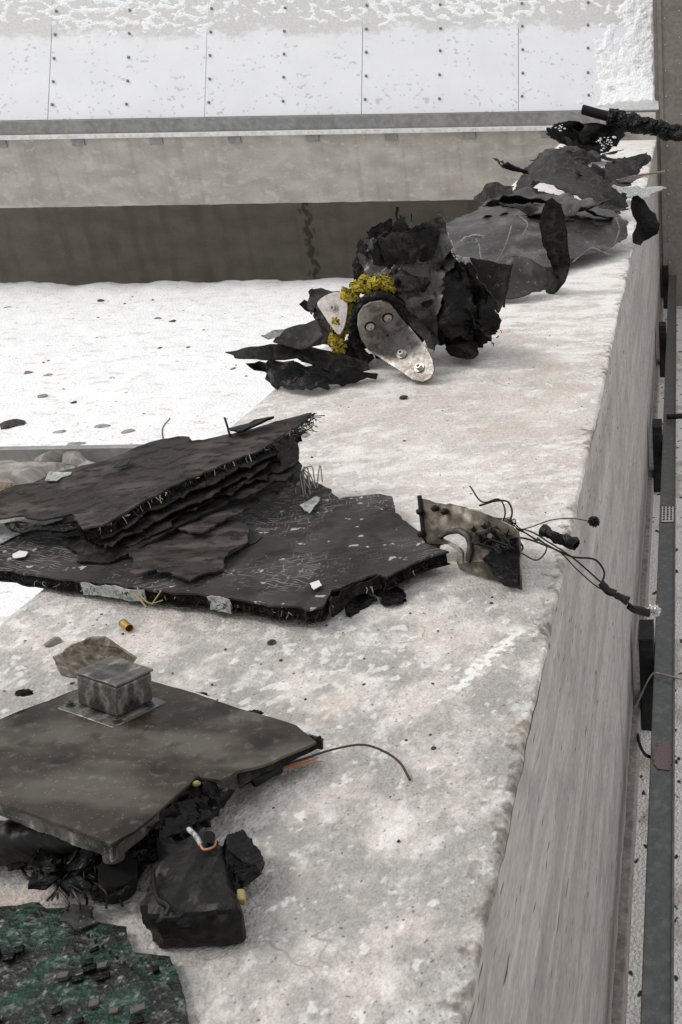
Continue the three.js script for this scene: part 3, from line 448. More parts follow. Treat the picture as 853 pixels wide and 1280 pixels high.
// a rounded block whose top is the quadrilateral a (back left), b (back right), c (front right), d (front left)
function softBlock(a, b, c, d, th, r = 0.008, amp = 0.002, seed = 1) {
  const w = a.distanceTo(b), l = a.distanceTo(d), n = b.clone().sub(a).cross(d.clone().sub(a)).normalize(); if (n.y < 0) n.negate();
  const g = new RoundedBoxGeometry(w, th, l, 5, r), p = g.attributes.position;
  for (let i = 0; i < p.count; i++) { const s = p.getX(i) / w + 0.5, t = p.getZ(i) / l + 0.5, y = p.getY(i) - th / 2; const q = a.clone().multiplyScalar((1 - s) * (1 - t)).addScaledVector(b, s * (1 - t)).addScaledVector(c, s * t).addScaledVector(d, (1 - s) * t).addScaledVector(n, y);
    q.addScaledVector(n, amp * n3(q.x * 30, q.z * 30, seed)); p.setXYZ(i, q.x, q.y, q.z); }
  g.computeVertexNormals(); return boxUV(g);
}
// the same with a finely divided, dented skin
function crumpleBlock(a, b, c, d, th) {
  const w = a.distanceTo(b), l = a.distanceTo(d), g0 = new THREE.BoxGeometry(1, 1, 1, 26, 12, 26), p = g0.attributes.position, n = b.clone().sub(a).cross(d.clone().sub(a)).normalize(); if (n.y < 0) n.negate();
  for (let i = 0; i < p.count; i++) { let x = p.getX(i) * 2, y = p.getY(i) * 2, z = p.getZ(i) * 2; const k = 8, m = Math.pow(Math.abs(x) ** k + Math.abs(y) ** k + Math.abs(z) ** k, 1 / k), s = 1 / Math.max(m, 1e-6) * Math.max(Math.abs(x), Math.abs(y), Math.abs(z)); x *= s; y *= s; z *= s;
    const u = x / 2 + 0.5, t = z / 2 + 0.5, q = a.clone().multiplyScalar((1 - u) * (1 - t)).addScaledVector(b, u * (1 - t)).addScaledVector(c, u * t).addScaledVector(d, (1 - u) * t).addScaledVector(n, (y - 1) * th / 2);
    const e = 0.006 * fbm3(q.x * 26, q.y * 26, q.z * 26, 3, 5) - 0.005 * Math.abs(n3(q.x * 20, q.y * 20, q.z * 20 + 9)); q.addScaledVector(n, y > 0 ? e : 0); q.x += x * e * 0.8; q.z += z * e * 0.8; p.setXYZ(i, q.x, q.y, q.z); }
  g0.computeVertexNormals(); const g = toCreasedNormals(mergeVertices((() => { const h = g0.clone(); h.deleteAttribute('normal'); h.deleteAttribute('uv'); return h; })(), 1e-6).toNonIndexed(), 0.9); return boxUV(g);
}
// a rough rope: tube whose radius wanders
function roughTube(pts, r, amp, seg = 60, rad = 14, seed = 1, freq = 25) {
  const g = tube(pts, r, seg, rad), p = g.attributes.position, n = g.attributes.normal, u = [];
  for (let i = 0; i < p.count; i++) { const x = p.getX(i), y = p.getY(i), z = p.getZ(i), k = amp * (fbm3(x * freq, y * freq, z * freq, 3, seed) * 1.6 - 0.5 * Math.abs(n3(x * freq * 2, y * freq * 2, z * freq * 2))); p.setXYZ(i, x + n.getX(i) * k, y + n.getY(i) * k, z + n.getZ(i) * k); u.push(x + y, z + y * 0.6); }
  g.setAttribute('uv', new THREE.Float32BufferAttribute(u, 2)); g.computeVertexNormals(); return g;
}
function edgePatch(a, b, n, h, off, jag = 0.003) { const f = EYE.clone().sub(a).addScaledVector(n, -EYE.clone().sub(a).dot(n)).normalize(); return sheet([a.clone().addScaledVector(f, off), b.clone().addScaledVector(f, off), b.clone().addScaledVector(f, off).addScaledVector(n, -h), a.clone().addScaledVector(f, off).addScaledVector(n, -h)], { th: 0.0015, jag, edge: 0.008, grid: 0.03, amp: 0.001 }); }

// ---------- stacked wing panels ----------
const wingMap = tex(1024, 1024, (i, j) => { const x = i / 1024, y = j / 1024, g = 1 + 0.10 * fbm(x * 40, y * 40, 3, 201) + 0.08 * n2(x * 300, y * 300);
  let c = lerp3([44, 41, 40], [70, 66, 64], clamp(0.5 + fbm(x * 5, y * 5, 4, 202))).map(v => v * g);
  c = lerp3(c, [34, 30, 29], 0.6 * sst(0.0, 0.5, fbm(x * 9, y * 9, 4, 203)));
  const wx = x + 0.0025 * n2(x * 25, y * 25), wy = y + 0.0025 * n2(x * 25 + 9, y * 25), a = wx * 0.95 + wy * 0.3, b = wy * 0.95 - wx * 0.3;
  const ha = Math.abs(((b / 0.0052) % 1 + 1) % 1 - 0.5), hb = Math.abs(((a / 0.0058) % 1 + 1) % 1 - 0.5), area = sst(-0.42, 0.2, fbm(x * 3.5, y * 3.5, 3, 204));
  const la = sst(0.16, 0.05, ha) * sst(-0.1, 0.35, n2(a * 30, Math.floor(b / 0.0052) * 7.7)), lb = sst(0.12, 0.04, hb) * sst(0.2, 0.6, n2(b * 38, Math.floor(a / 0.0058) * 5.1));
  c = lerp3(c, [186, 182, 178], 0.7 * area * Math.max(la, lb));
  return lerp3(c, [204, 201, 197], 0.7 * sst(0.47, 0.54, fbm(x * 26, y * 26, 3, 205))); });
M.wing = surf(wingMap, { bump: rep(weaveTex, 4), bs: 0.0006, rough: 0.6, spec: 0.22 });
{
  const A = P(0, 712, 0.026), B = P(385, 762, 0.034), C = P(470, 630, 0.03), pl = plane3(A, B, C), N = pl.n;
  const outline = [[-120, 700], [0, 711], [55, 720], [100, 726], [180, 735], [270, 746], [330, 754], [384, 762], [404, 758], [414, 738], [440, 728], [470, 718], [482, 722], [512, 706], [540, 696], [562, 690], [545, 686], [532, 680], [522, 662], [507, 652], [494, 640], [491, 621], [470, 618], [440, 621], [425, 624], [414, 612], [388, 600], [360, 588], [250, 610], [140, 622], [60, 634], [30, 648], [0, 657], [-90, 678]];
  const g = thing('wing_panel', 'broad dark composite wing panel lying flat, white scratches over its skin', 'wing panel', P(270, 700));
  part(g, 'upper_skin', sheet(pixPlane(outline, pl), { th: 0.003, jag: 0.0035, edge: 0.012, amp: 0.003, freq: 6, seed: 3 }), M.wing, 'scratched upper skin');
  const down = (pts, d) => pts.map(p => p.clone().addScaledVector(N, -d));
  const inset = outline.map(([x, y]) => [x * 0.99 + 2, y > 690 ? y - 1.5 : y + 1]);
  part(g, 'foam_core', sheet(down(pixPlane(inset, pl), 0.0045), { th: 0.014, jag: 0.005, edge: 0.009, amp: 0.003, freq: 6, seed: 3 }), M.core, 'black torn core between the skins');
  part(g, 'lower_skin', sheet(down(pixPlane(outline, pl), 0.0195), { th: 0.002, jag: 0.004, edge: 0.012, amp: 0.003, freq: 6, seed: 3 }), M.skinDark, 'dark lower skin');
  const E = (x, y) => pl.at(x, y);
  part(g, 'tape_patch', edgePatch(E(100, 727), E(180, 736), N, 0.019, 0.004), M.tape, 'pale grey tape over the edge');
  part(g, 'tape_patch', edgePatch(E(258, 745), E(286, 749), N, 0.021, 0.004), M.tape, 'pale grey tape over the edge');
  { const rim = [[0, 714], [60, 723], [100, 728], [190, 738], [250, 745], [300, 752], [350, 758], [392, 764], [412, 752], [440, 734], [480, 724], [540, 698]].map(([x, y]) => E(x, y).addScaledVector(N, -0.006)); for (const [m, n, s] of [[M.yellowFibre, 5, 13], [M.fibre, 14, 14], [M.wire, 120, 15]]) { const f = part(g, 'frayed_fibres', fray(rim, [V(0.2, -0.6, 0.8), V(0.5, -0.5, 0.6), V(-0.4, -0.5, 0.6)], n, s, 0.0005, 0.010), m); f.userData.kind = 'stuff'; } }
  for (const l of [[[178, 732], [184, 744], [196, 752], [210, 748]], [[172, 738], [182, 748], [190, 757]], [[196, 754], [204, 742], [208, 736]]]) part(g, 'fibre_strand', tube(l.map(([x, y]) => E(x, y).addScaledVector(N, 0.004)).map((p, i) => p.add(V(0, 0, 0.012))), 0.0009, 16), M.yellowFibre);
  part(g, 'grey_band', sheet(pixPlane([[-80, 690], [0, 684], [30, 668], [78, 652], [84, 645], [40, 650], [0, 659], [-70, 676]], pl).map(p => p.addScaledVector(N, 0.005)), { th: 0.0012, jag: 0.002, amp: 0.003, freq: 6, seed: 3 }), M.tape, 'grey strip along the rear edge');
  [[[18, 696], [26, 692], [36, 694], [33, 699], [20, 701]], [[388, 733], [400, 729], [404, 735], [394, 741]], [[376, 638], [398, 626], [402, 629], [388, 648]]].forEach((q, k) => part(g, 'paint_flake', sheet(pixPlane(q, pl).map(p => p.addScaledVector(N, 0.005 + 0.004 * (k === 2))), { th: 0.001, jag: 0.0015, edge: 0.006 }), k === 2 ? M.tape : M.frostScrap, 'pale flake'));
  // torn lip curling up at the front right corner
  part(g, 'torn_lip', edgePatch(E(411, 752), E(440, 729), N, 0.022, 0.003, 0.005), M.skinDark, 'torn skin folded down over the edge'); part(g, 'torn_lip', edgePatch(E(438, 730), E(474, 718), N, 0.019, 0.003, 0.005), M.skinDark, 'torn skin folded down over the edge');
  for (const q of [[[468, 735], [485, 730], [505, 738], [508, 748], [488, 755], [476, 750]], [[430, 752], [455, 742], [470, 750], [440, 764]]]) part(g, 'core_scrap', sheet(pix(q, 0.008), { th: 0.005, jag: 0.006, edge: 0.006, amp: 0.006, freq: 25, crease: 0.006 }), M.char);
  for (let k = 0; k < 9; k++) { const x = 365 + R() * 34, y = 600 + R() * 14; part(g, 'loose_fibre', tube([E(x, y + 8), E(x + 6 - R() * 12, y).addScaledVector(N, 0.02), E(x + 12 - R() * 24, y - 6).addScaledVector(N, 0.022), E(x + 8, y + 6).addScaledVector(N, 0.01)], 0.0011, 14, 5), M.fibre); }
}
{
  const A = P(0, 640, 0.062), B = P(128, 656, 0.072), C = P(385, 519, 0.135), pl = plane3(A, B, C), N = pl.n, E = (x, y) => pl.at(x, y);
  const outline = [[-60, 652], [-50, 626], [0, 616], [32, 604], [62, 592], [88, 586], [132, 574], [156, 566], [172, 556], [205, 547], [236, 545], [241, 550], [262, 547], [292, 540], [318, 533], [352, 523], [374, 520], [389, 517], [384, 523], [372, 532], [352, 546], [330, 557], [300, 571], [262, 587], [222, 606], [180, 627], [150, 645], [128, 657], [104, 664], [100, 652], [92, 640], [78, 643], [55, 648], [20, 644], [0, 648]];
  const g = thing('wing_panel', 'dark brown torn wing panel stacked on the scratched panel, splintered tip raised', 'wing panel', P(180, 640, 0.03));
  part(g, 'upper_skin', sheet(pixPlane(outline, pl), { th: 0.003, jag: 0.005, edge: 0.011, amp: 0.008, freq: 5, seed: 8 }), M.skinBrown, 'rough brown skin');
  const down = (list, d) => pixPlane(list, pl).map(p => p.addScaledVector(N, -d));
  const front = [[372, 531], [352, 546], [330, 557], [300, 571], [262, 587], [222, 606], [180, 627], [150, 645], [128, 656], [106, 663], [100, 645], [140, 620], [210, 585], [290, 553], [350, 530]];
  part(g, 'foam_core', sheet(down(front, 0.006), { th: 0.022, jag: 0.008, edge: 0.008, amp: 0.008, freq: 18 }), M.core, 'black torn core with yellow fibres');
  const low = [[366, 560], [352, 572], [310, 590], [262, 610], [205, 640], [150, 668], [112, 680], [88, 679], [72, 660], [66, 654], [84, 648], [140, 630], [220, 590], [300, 560], [360, 540]];
  part(g, 'lower_skin', sheet(down(low, 0.034), { th: 0.004, jag: 0.007, edge: 0.009, amp: 0.006, freq: 9 }), M.skinDark, 'dark lower skin, torn');
  part(g, 'splinter', sheet(pixPlane([[289, 541], [330, 531], [346, 528], [330, 537], [300, 548]], pl).map(p => p.addScaledVector(N, 0.012)), { th: 0.004, jag: 0.003, edge: 0.01, amp: 0.006, freq: 20 }), M.skinDark);
  part(g, 'splinter', sheet([E(366, 534), E(372, 560).addScaledVector(N, -0.03), E(358, 575).addScaledVector(N, -0.05), E(345, 570).addScaledVector(N, -0.04), E(340, 552)], { th: 0.003, jag: 0.004, edge: 0.008, amp: 0.006, freq: 20 }), M.skinDark);
  part(g, 'splinter', tube([E(288, 545), E(286, 536).addScaledVector(N, 0.006), E(284, 529).addScaledVector(N, 0.01)], 0.002, 8), M.skinDark);
  for (const [list, d] of [[[[364, 548], [340, 560], [300, 578], [250, 600], [200, 624], [150, 650], [120, 664], [110, 655], [180, 610], [300, 555], [350, 535]], 0.012], [[[360, 556], [330, 570], [280, 594], [226, 620], [170, 648], [124, 670], [110, 660], [180, 620], [300, 562], [350, 545]], 0.020], [[[368, 552], [350, 566], [310, 584], [260, 604], [214, 628], [160, 656], [130, 668], [120, 655], [200, 615], [310, 562]], 0.028]])
    part(g, 'torn_ply', sheet(down(list, d), { th: 0.0018, jag: 0.011, edge: 0.006, amp: 0.008, freq: 14 }), M.skinDark, 'ragged inner ply');
  const rim = [[376, 528], [352, 547], [330, 558], [300, 572], [262, 588], [222, 607], [180, 628], [150, 646], [120, 660]].map(([x, y]) => E(x, y, 0)).map(p => p.addScaledVector(N, -0.002));
  for (const [m, n, s] of [[M.yellowFibre, 9, 3], [M.fibre, 16, 4], [M.wire, 90, 5]]) { const f = part(g, 'frayed_fibres', fray(rim, [V(0.2, -1, 0.5), V(0.6, -0.5, 0.6), V(0.1, -0.7, 0.2)], n, s, 0.0006, 0.011), m); f.userData.kind = 'stuff'; }
  const tip = [[389, 517], [374, 531], [366, 545]].map(([x, y]) => E(x, y)); { const f = part(g, 'frayed_fibres', fray(tip, [V(1, 0.1, 0.3), V(0.8, -0.3, 0.2)], 40, 9, 0.0008, 0.024), M.wire); f.userData.kind = 'stuff'; }
  part(g, 'paint_flake', sheet(pixPlane([[58, 602], [62, 591], [90, 590], [89, 594], [78, 597], [72, 603]], pl).map(p => p.addScaledVector(N, 0.006)), { th: 0.001, jag: 0.001, edge: 0.006, amp: 0.008, freq: 5, seed: 8 }), M.tape, 'pale flake');
  part(g, 'gash', sheet(pixPlane([[143, 588], [152, 580], [166, 575], [162, 581], [150, 587]], pl).map(p => p.addScaledVector(N, 0.005)), { th: 0.001, jag: 0.003, edge: 0.006 }), M.char, 'black gash through the skin');
  part(g, 'under_flap', sheet(down([[0, 648], [20, 645], [60, 648], [92, 641], [100, 650], [60, 655], [20, 654]], 0.012), { th: 0.004, jag: 0.005, edge: 0.009, amp: 0.008, freq: 15 }), M.char);
}
solo('skin_scrap', sheet(pix([[222, 652], [290, 622], [364, 597], [362, 606], [330, 622], [312, 634], [282, 648], [258, 664], [236, 666], [226, 660]], 0.052), { th: 0.003, jag: 0.005, edge: 0.009, amp: 0.006, freq: 10 }), M.skinBrown, 'narrow dark skin scrap wedged under the stacked panel', 'debris');
solo('skin_scrap', sheet(pix([[158, 672], [205, 655], [250, 648], [300, 650], [312, 660], [308, 678], [288, 690], [282, 698], [276, 708], [252, 716], [238, 724], [222, 720], [198, 712], [178, 717], [164, 716], [168, 700], [160, 688]], 0.042), { th: 0.003, jag: 0.005, edge: 0.008, amp: 0.006, freq: 10 }), M.skinBrown, 'wide ragged skin scrap lying on the scratched panel', 'debris');
{ const a = P(212, 713, 0.05), b = P(262, 705, 0.05); solo('skin_scrap', sheet(pix([[280, 694, 0.055], [300, 686, 0.055], [330, 672, 0.05], [318, 680, 0.046], [288, 698, 0.05]], 0.05), { th: 0.002, jag: 0.003, edge: 0.008 }), M.skinDark, 'curled sliver at the corner of the wide ragged scrap', 'debris'); }

// ---------- bracket plate with torn wires ----------
{
  const A = P(533, 693, 0.008), B = P(650, 736, 0.008), C = P(528, 626, 0.075), pl = plane3(A, B, C), N = pl.n, E = (x, y, d = 0) => pl.at(x, y).addScaledVector(N, d);
  const g = thing('wired_plate', 'bent scorched metal plate with a hole and a tangle of torn wires', 'metal plate', P(590, 715));
  const out = [[526, 623], [545, 628], [566, 631], [590, 636], [612, 645], [634, 654], [648, 664], [650, 690], [652, 737], [632, 731], [610, 724], [592, 717], [576, 712], [572, 700], [572, 688], [560, 680], [548, 682], [545, 694], [532, 692]];
  M.tanPlate = surf(rep(mottled(171, [104, 96, 84], [[[168, 160, 147], 0.45, -0.05, 0.6, 0.8], [[54, 48, 40], 0.4, -0.1, 0.6, 0.8], [[196, 190, 178], 12, 0.46, 0.1, 0.5]]), 4), { bump: rep(grainTex, 4), bs: 0.0006, rough: 0.42, metal: 0.4 });
  part(g, 'plate', sheet(pixPlane(out, pl), { th: 0.004, jag: 0.0015, edge: 0.008, amp: 0.006, freq: 14, holes: [pixPlane(roundPoly([[552, 672], [568, 665], [584, 668], [590, 680], [588, 698], [580, 704], [578, 690], [566, 678]], 20), pl)] }), M.tanPlate, 'scorched plate with soot stains');
  part(g, 'hole_rim', roughTube([[552, 671], [570, 664], [586, 669], [590, 684], [587, 702]].map(([x, y]) => E(x, y, 0.003)), 0.004, 0.002, 30, 8), M.boltDark);
  part(g, 'edge_rod', capped(E(526, 620, 0.002), E(534, 694, 0.002), 0.0035), M.postSteel);
  for (const [x, y] of [[529, 640], [531, 668], [548, 636], [560, 640]]) part(g, 'clip', lump(E(x, y, 0.006), [0.006, 0.005, 0.006], { detail: 4 }), M.wire);
  part(g, 'burnt_corner', sheet([E(620, 688, 0.006), E(651, 672, 0.006), E(653, 738, 0.006), E(636, 734, 0.006), E(606, 700, 0.006)], { th: 0.003, jag: 0.004, edge: 0.008, amp: 0.005, freq: 25 }), M.char, 'soot-black corner');
  part(g, 'connector_block', crush(E(614, 674, 0.014), [0.022, 0.014, 0.02], { detail: 8 }), M.char);
  for (const [x, y] of [[604, 664], [618, 660], [628, 676], [636, 690]]) part(g, 'terminal', capped(E(x, y, 0.018), E(x + 4, y - 4, 0.032), 0.004, 8), M.boltDark);
  const wires = [
    [[616, 668, 0.04], [590, 640, 0.06], [560, 634, 0.05], [548, 636, 0.04]],
    [[620, 670, 0.04], [632, 640, 0.09], [624, 624, 0.1], [606, 628, 0.1], [588, 608, 0.1]],
    [[622, 672, 0.04], [640, 645, 0.07], [636, 628, 0.08], [622, 626, 0.075], [600, 632, 0.06]],
    [[618, 668, 0.05], [660, 660, 0.06], [690, 650, 0.065], [716, 648, 0.06], [740, 652, 0.05]],
    [[612, 665, 0.05], [655, 662, 0.06], [690, 680, 0.06], [720, 700, 0.05], [752, 728, 0.02], [778, 748, 0.0], [800, 764, -0.03]],
    [[610, 675, 0.05], [650, 672, 0.06], [688, 684, 0.06], [716, 696, 0.05], [745, 700, 0.045], [756, 716, 0.03], [752, 730, 0.02]],
    [[606, 660, 0.05], [630, 648, 0.06], [660, 668, 0.05], [700, 690, 0.045], [722, 712, 0.04], [748, 734, 0.02], [772, 744, 0.0]],
    [[626, 680, 0.03], [650, 690, 0.04], [672, 700, 0.03], [684, 684, 0.04], [672, 672, 0.05]],
    [[600, 690, 0.02], [612, 676, 0.05], [640, 672, 0.05], [654, 684, 0.04], [648, 694, 0.03]],
    [[600, 664, 0.05], [612, 652, 0.07], [630, 656, 0.07], [640, 670, 0.06], [624, 682, 0.045], [608, 676, 0.045]],
    [[594, 670, 0.04], [604, 650, 0.06], [622, 648, 0.06], [636, 662, 0.05], [652, 664, 0.05], [672, 676, 0.05]]];
  wires.forEach((w, k) => part(g, 'wire', tube(w.map(([x, y, h]) => P(x, y, h)), 0.0009 + 0.0003 * (k % 3), 60, 6), k % 4 === 3 ? M.boltDark : M.wire));
  { const q = rng(91); for (let k = 0; k < 34; k++) { const x = 612 + 26 * (q() - 0.5), y = 670 + 22 * (q() - 0.5), pts = [P(x, y, 0.03)]; for (let m = 0; m < 4; m++) pts.push(P(618 + 50 * (q() - 0.4), 668 + 40 * (q() - 0.5), 0.03 + 0.05 * q())); part(g, 'wire', tube(pts, 0.0006 + 0.0004 * q(), 36, 5), k % 7 === 4 ? M.boltDark : M.wire); } }
  part(g, 'tape_lump', roughTube([P(680, 663, 0.06), P(692, 670, 0.06), P(708, 676, 0.055), P(720, 684, 0.05)], 0.009, 0.006, 24, 10, 5, 26), M.char, 'black tape-wrapped lump');
  part(g, 'connector', lump(P(743, 652, 0.05), [0.009, 0.008, 0.008], { detail: 5, amp: 0.6, facet: true }), M.plasticBlack);
  part(g, 'connector', roughTube([P(752, 728, 0.022), P(760, 738, 0.012), P(770, 742, 0.008)], 0.005, 0.002, 16, 8, 2, 30), M.plasticBlack);
  part(g, 'connector', roughTube([P(770, 744, 0.004), P(778, 748, 0), P(786, 752, -0.004)], 0.006, 0.002, 16, 8, 3, 30), M.plasticBlack);
  part(g, 'connector', roughTube([P(786, 758, -0.02), P(798, 764, -0.03), P(812, 767, -0.035)], 0.006, 0.002, 16, 8, 3, 30), M.plasticBlack);
  part(g, 'silver_tip', lump(P(817, 764, -0.035), [0.011, 0.009, 0.008], { detail: 6, amp: 0.5, facet: true }), M.bolt, 'shiny torn metal tip');
}
// ---------- spent cartridge case ----------
{
  const c = P(158, 782, 0.0055), g = thing('cartridge_case', 'spent brass cartridge case lying on the concrete by the wing panel', 'cartridge', P(158, 783));
  const d = V(0.75, 0, 0.66).normalize(), pr = [[0.0001, 0], [0.0052, 0], [0.0054, 0.0006], [0.0054, 0.0014], [0.0044, 0.0018], [0.0044, 0.0026], [0.0054, 0.0032], [0.0052, 0.0215], [0.0046, 0.0215], [0.0046, 0.004], [0.0001, 0.004]].map(([a, b]) => new THREE.Vector2(a, b - 0.011));
  const q = new THREE.Quaternion().setFromUnitVectors(V(0, 1, 0), d);
  part(g, 'case', toCreasedNormals(new THREE.LatheGeometry(pr, 24).toNonIndexed(), 0.5).applyQuaternion(q).translate(c.x, c.y, c.z), M.brass);
}
// ---------- plate with the cast block, on top of burnt electronics ----------
{
  const Rr = P(404, 918, 0.032), F = P(140, 1056, 0.075), Bk = P(158, 840, 0.05), Lf = Bk.clone().add(F).sub(Rr), pl = plane3(Rr, F, Bk), N = pl.n, E = (x, y, d = 0) => pl.at(x, y).addScaledVector(N, d);
  const g = thing('mounting_plate', 'dirty square metal plate lying tilted, cast block bolted on it', 'metal plate', P(180, 990, 0.02));
  const side = (a, b, k) => { const o = []; for (let i = 0; i < k; i++) o.push(a.clone().lerp(b, i / k)); return o; };
  const top = [...side(Lf, Bk, 8), ...side(Bk, Rr, 8), E(396, 927), E(350, 946), E(330, 955), E(300, 963), E(276, 976), E(262, 974), E(246, 972), E(236, 982), E(222, 994), E(208, 1006), E(190, 1022), E(168, 1040), ...side(F, Lf, 8)];
  part(g, 'top_sheet', sheet(top, { th: 0.003, jag: 0.0008, edge: 0.01, amp: 0.0025, freq: 8, seed: 5 }), M.dirtyPlate, 'stained top sheet');
  const rail = (a, b, drop, th, m, nm) => { const f = b.clone().sub(a).normalize(), inn = N.clone().cross(f).normalize(); if (inn.dot(E(160, 950).sub(a)) < 0) inn.negate(); part(g, nm, sheet([a, b, b.clone().addScaledVector(N, -drop), a.clone().addScaledVector(N, -drop)].map(p => p.addScaledVector(inn, 0.001).addScaledVector(N, -0.0031)), { th, jag: 0.0008, edge: 0.008, amp: 0.0015, freq: 30 }), m); };
  rail(F, Lf, 0.013, 0.003, M.castGrey, 'side_flange'); rail(F, E(200, 1012), 0.012, 0.003, M.castGrey, 'side_flange'); rail(Rr, E(300, 964), 0.013, 0.003, M.skinDark, 'side_flange'); rail(Bk, Rr, 0.012, 0.003, M.castGrey, 'side_flange');
  { const o = E(148, 1034, -0.012); part(g, 'corner_boss', capped(E(142, 1052, -0.001), E(142, 1052, -0.017), 0.009, 12), M.castGrey); }
  part(g, 'bright_edge', tube([E(-40, 962, 0.0005), E(0, 985, 0.0005), E(36, 1003, 0.0005)], 0.0022, 10), M.paleSteel, 'edge rubbed bright');
  part(g, 'bright_edge', tube([E(190, 853, 0.0005), E(230, 863, 0.0005), E(272, 876, 0.0005)], 0.0016, 10), M.paleSteel, 'edge rubbed bright');
  // torn right edge: black burr
  part(g, 'burnt_burr', roughTube([E(182, 1030, -0.008), E(205, 1010, -0.006), E(226, 990, -0.004), E(246, 976, -0.003), E(262, 980, -0.008), E(276, 984, -0.01), E(256, 998, -0.02), E(220, 1018, -0.025)], 0.008, 0.007, 60, 10, 7, 60), M.char, 'black burnt burr');
  part(g, 'burnt_burr', sheet([E(190, 1016, 0.002), E(214, 984, 0.002), E(238, 972, 0.002), E(262, 972, 0.001), E(278, 980, -0.004), E(270, 992, -0.012), E(232, 1012, -0.02), E(196, 1030, -0.02)], { th: 0.004, jag: 0.003, edge: 0.008, amp: 0.008, freq: 30 }), M.char, 'black burnt burr');
  part(g, 'yellow_speck', lump(E(246, 984, 0.004), [0.004, 0.003, 0.003], { detail: 4 }), M.yellowFibre);
  // cast block on a flange, in the plate's own axes
  const u = Rr.clone().sub(Bk).normalize(), v = u.clone().cross(N).normalize(), o = E(140, 889), m4 = new THREE.Matrix4().makeBasis(u, N, v.clone()).setPosition(o);
  const blk = (w, h, l, r, y, dx, dz) => boxUV(new RoundedBoxGeometry(w, h, l, 3, r).translate(dx, y + h / 2, dz)).applyMatrix4(m4);
  const flg = part(g, 'block_flange', blk(0.080, 0.007, 0.070, 0.002, 0.0005, 0, -0.002), M.castGrey, 'flange under the block');
  const bl = part(g, 'cast_block', blk(0.058, 0.036, 0.046, 0.0035, 0.0075, 0.0, -0.006), M.castGrey, 'scuffed cast block');
  part(bl, 'block_cap', blk(0.060, 0.003, 0.048, 0.0014, 0.0437, 0.0, -0.006), M.castGrey);
  for (const [a, b] of [[-0.033, 0.022], [0.033, 0.022], [-0.033, -0.02], [0.033, -0.02]]) { const p = V(a, 0.0075, b).applyMatrix4(m4); part(flg, 'bolt', boltGeo(p, N, 0.45), M.boltDark); }
  [[126, 968], [134, 1016], [62, 1022], [206, 952], [46, 912], [250, 910], [300, 905], [188, 966]].forEach(([x, y], k) => part(g, 'paint_flake', lump(E(x, y, 0.002), [0.004 + 0.003 * (k % 3) / 3, 0.0015, 0.003], { detail: 4, turn: k }), M.frostScrap, 'white crumb'));
  [[250, 866], [318, 888], [30, 862]].forEach(([x, y]) => part(g, 'edge_tab', lump(E(x, y, -0.004), [0.01, 0.004, 0.005], { detail: 5, facet: true }), M.skinDark));
}
solo('scraped_sheet', sheet([P(64, 826, 0.05), P(90, 808, 0.075), P(115, 798, 0.08), P(130, 799, 0.075), P(150, 816, 0.06), P(168, 832, 0.045), P(150, 846, 0.01), P(110, 850, 0.005), P(76, 850, 0.01)], { th: 0.0025, jag: 0.0015, edge: 0.008, amp: 0.005, freq: 12, warp: (x, y) => -2.2 * x * x }), M.scrapedSheet, 'thin scraped metal sheet curling up behind the cast block', 'metal sheet');
{
  const g = thing('copper_lead', 'torn copper lead curving from under the plate corner over the concrete', 'wire', P(430, 950));
  part(g, 'insulated_wire', tube([P(300, 985, 0.02), P(345, 962, 0.016), P(382, 948, 0.02), P(420, 936, 0.022), P(455, 931, 0.02), P(482, 940, 0.014), P(500, 953, 0.008), P(513, 975, 0.003)], 0.0013, 60, 6), M.wireBrown);
  for (let k = 0; k < 4; k++) part(g, 'copper_strand', tube([P(330 + k * 3, 970 - k, 0.016), P(352 + k * 2, 958 + k, 0.017), P(374 + k * 4, 950 + k * 1.2, 0.018), P(388 + k * 5, 945 + k * (k - 1), 0.016)], 0.0008, 14, 5), M.copper);
  part(g, 'black_sleeve', roughTube([P(316, 977, 0.02), P(332, 970, 0.02), P(348, 960, 0.018)], 0.007, 0.002, 16, 10), M.plasticBlack);
}
{
  const g = thing('black_battery', 'black taped battery block under the plate corner, crushed at one side', 'battery', P(240, 1120));
  const H = 0.05, a = P(196, 1040, H), b = P(268, 1032, H), c = P(303, 1138, H - 0.004), d = P(170, 1146, H - 0.004);
  part(g, 'case', crumpleBlock(a, b, c, d, 0.046), M.charShiny, 'black wrapped case');
  part(g, 'crushed_end', crush(P(296, 1080, 0.023), [0.026, 0.028, 0.038], { detail: 14 }), M.char, 'crushed black end');
  part(g, 'terminal', softBlock(P(296, 1110, 0.035), P(306, 1110, 0.035), P(307, 1124, 0.035), P(296, 1124, 0.035), 0.008, 0.002, 0, 1), M.yellowFibre, 'small cream terminal');
  part(g, 'lead_end', roughTube([P(236, 1036, 0.058), P(246, 1046, 0.058), P(252, 1056, 0.055)], 0.0022, 0.001, 14, 8), M.tape, 'white stripped lead');
  part(g, 'lead_end', tube([P(250, 1054, 0.056), P(256, 1062, 0.055), P(268, 1058, 0.056), P(270, 1050, 0.058)], 0.0013, 14), M.copper, 'bare copper lead');
  part(g, 'lead_end', capped(P(262, 1046, 0.05), P(262, 1046, 0.066), 0.005, 10), M.wire);
  part(g, 'seam_tape', roughTube([P(192, 1086, H), P(194, 1110, H), P(200, 1126, H), P(212, 1134, H), P(208, 1144, H - 0.003)], 0.0022, 0.001, 30, 6), M.wire);
  part(g, 'loop_wire', tube([P(286, 1172, 0.012), P(300, 1160, 0.015), P(304, 1150, 0.02), P(296, 1150, 0.02)], 0.0014, 20), M.wire);
}
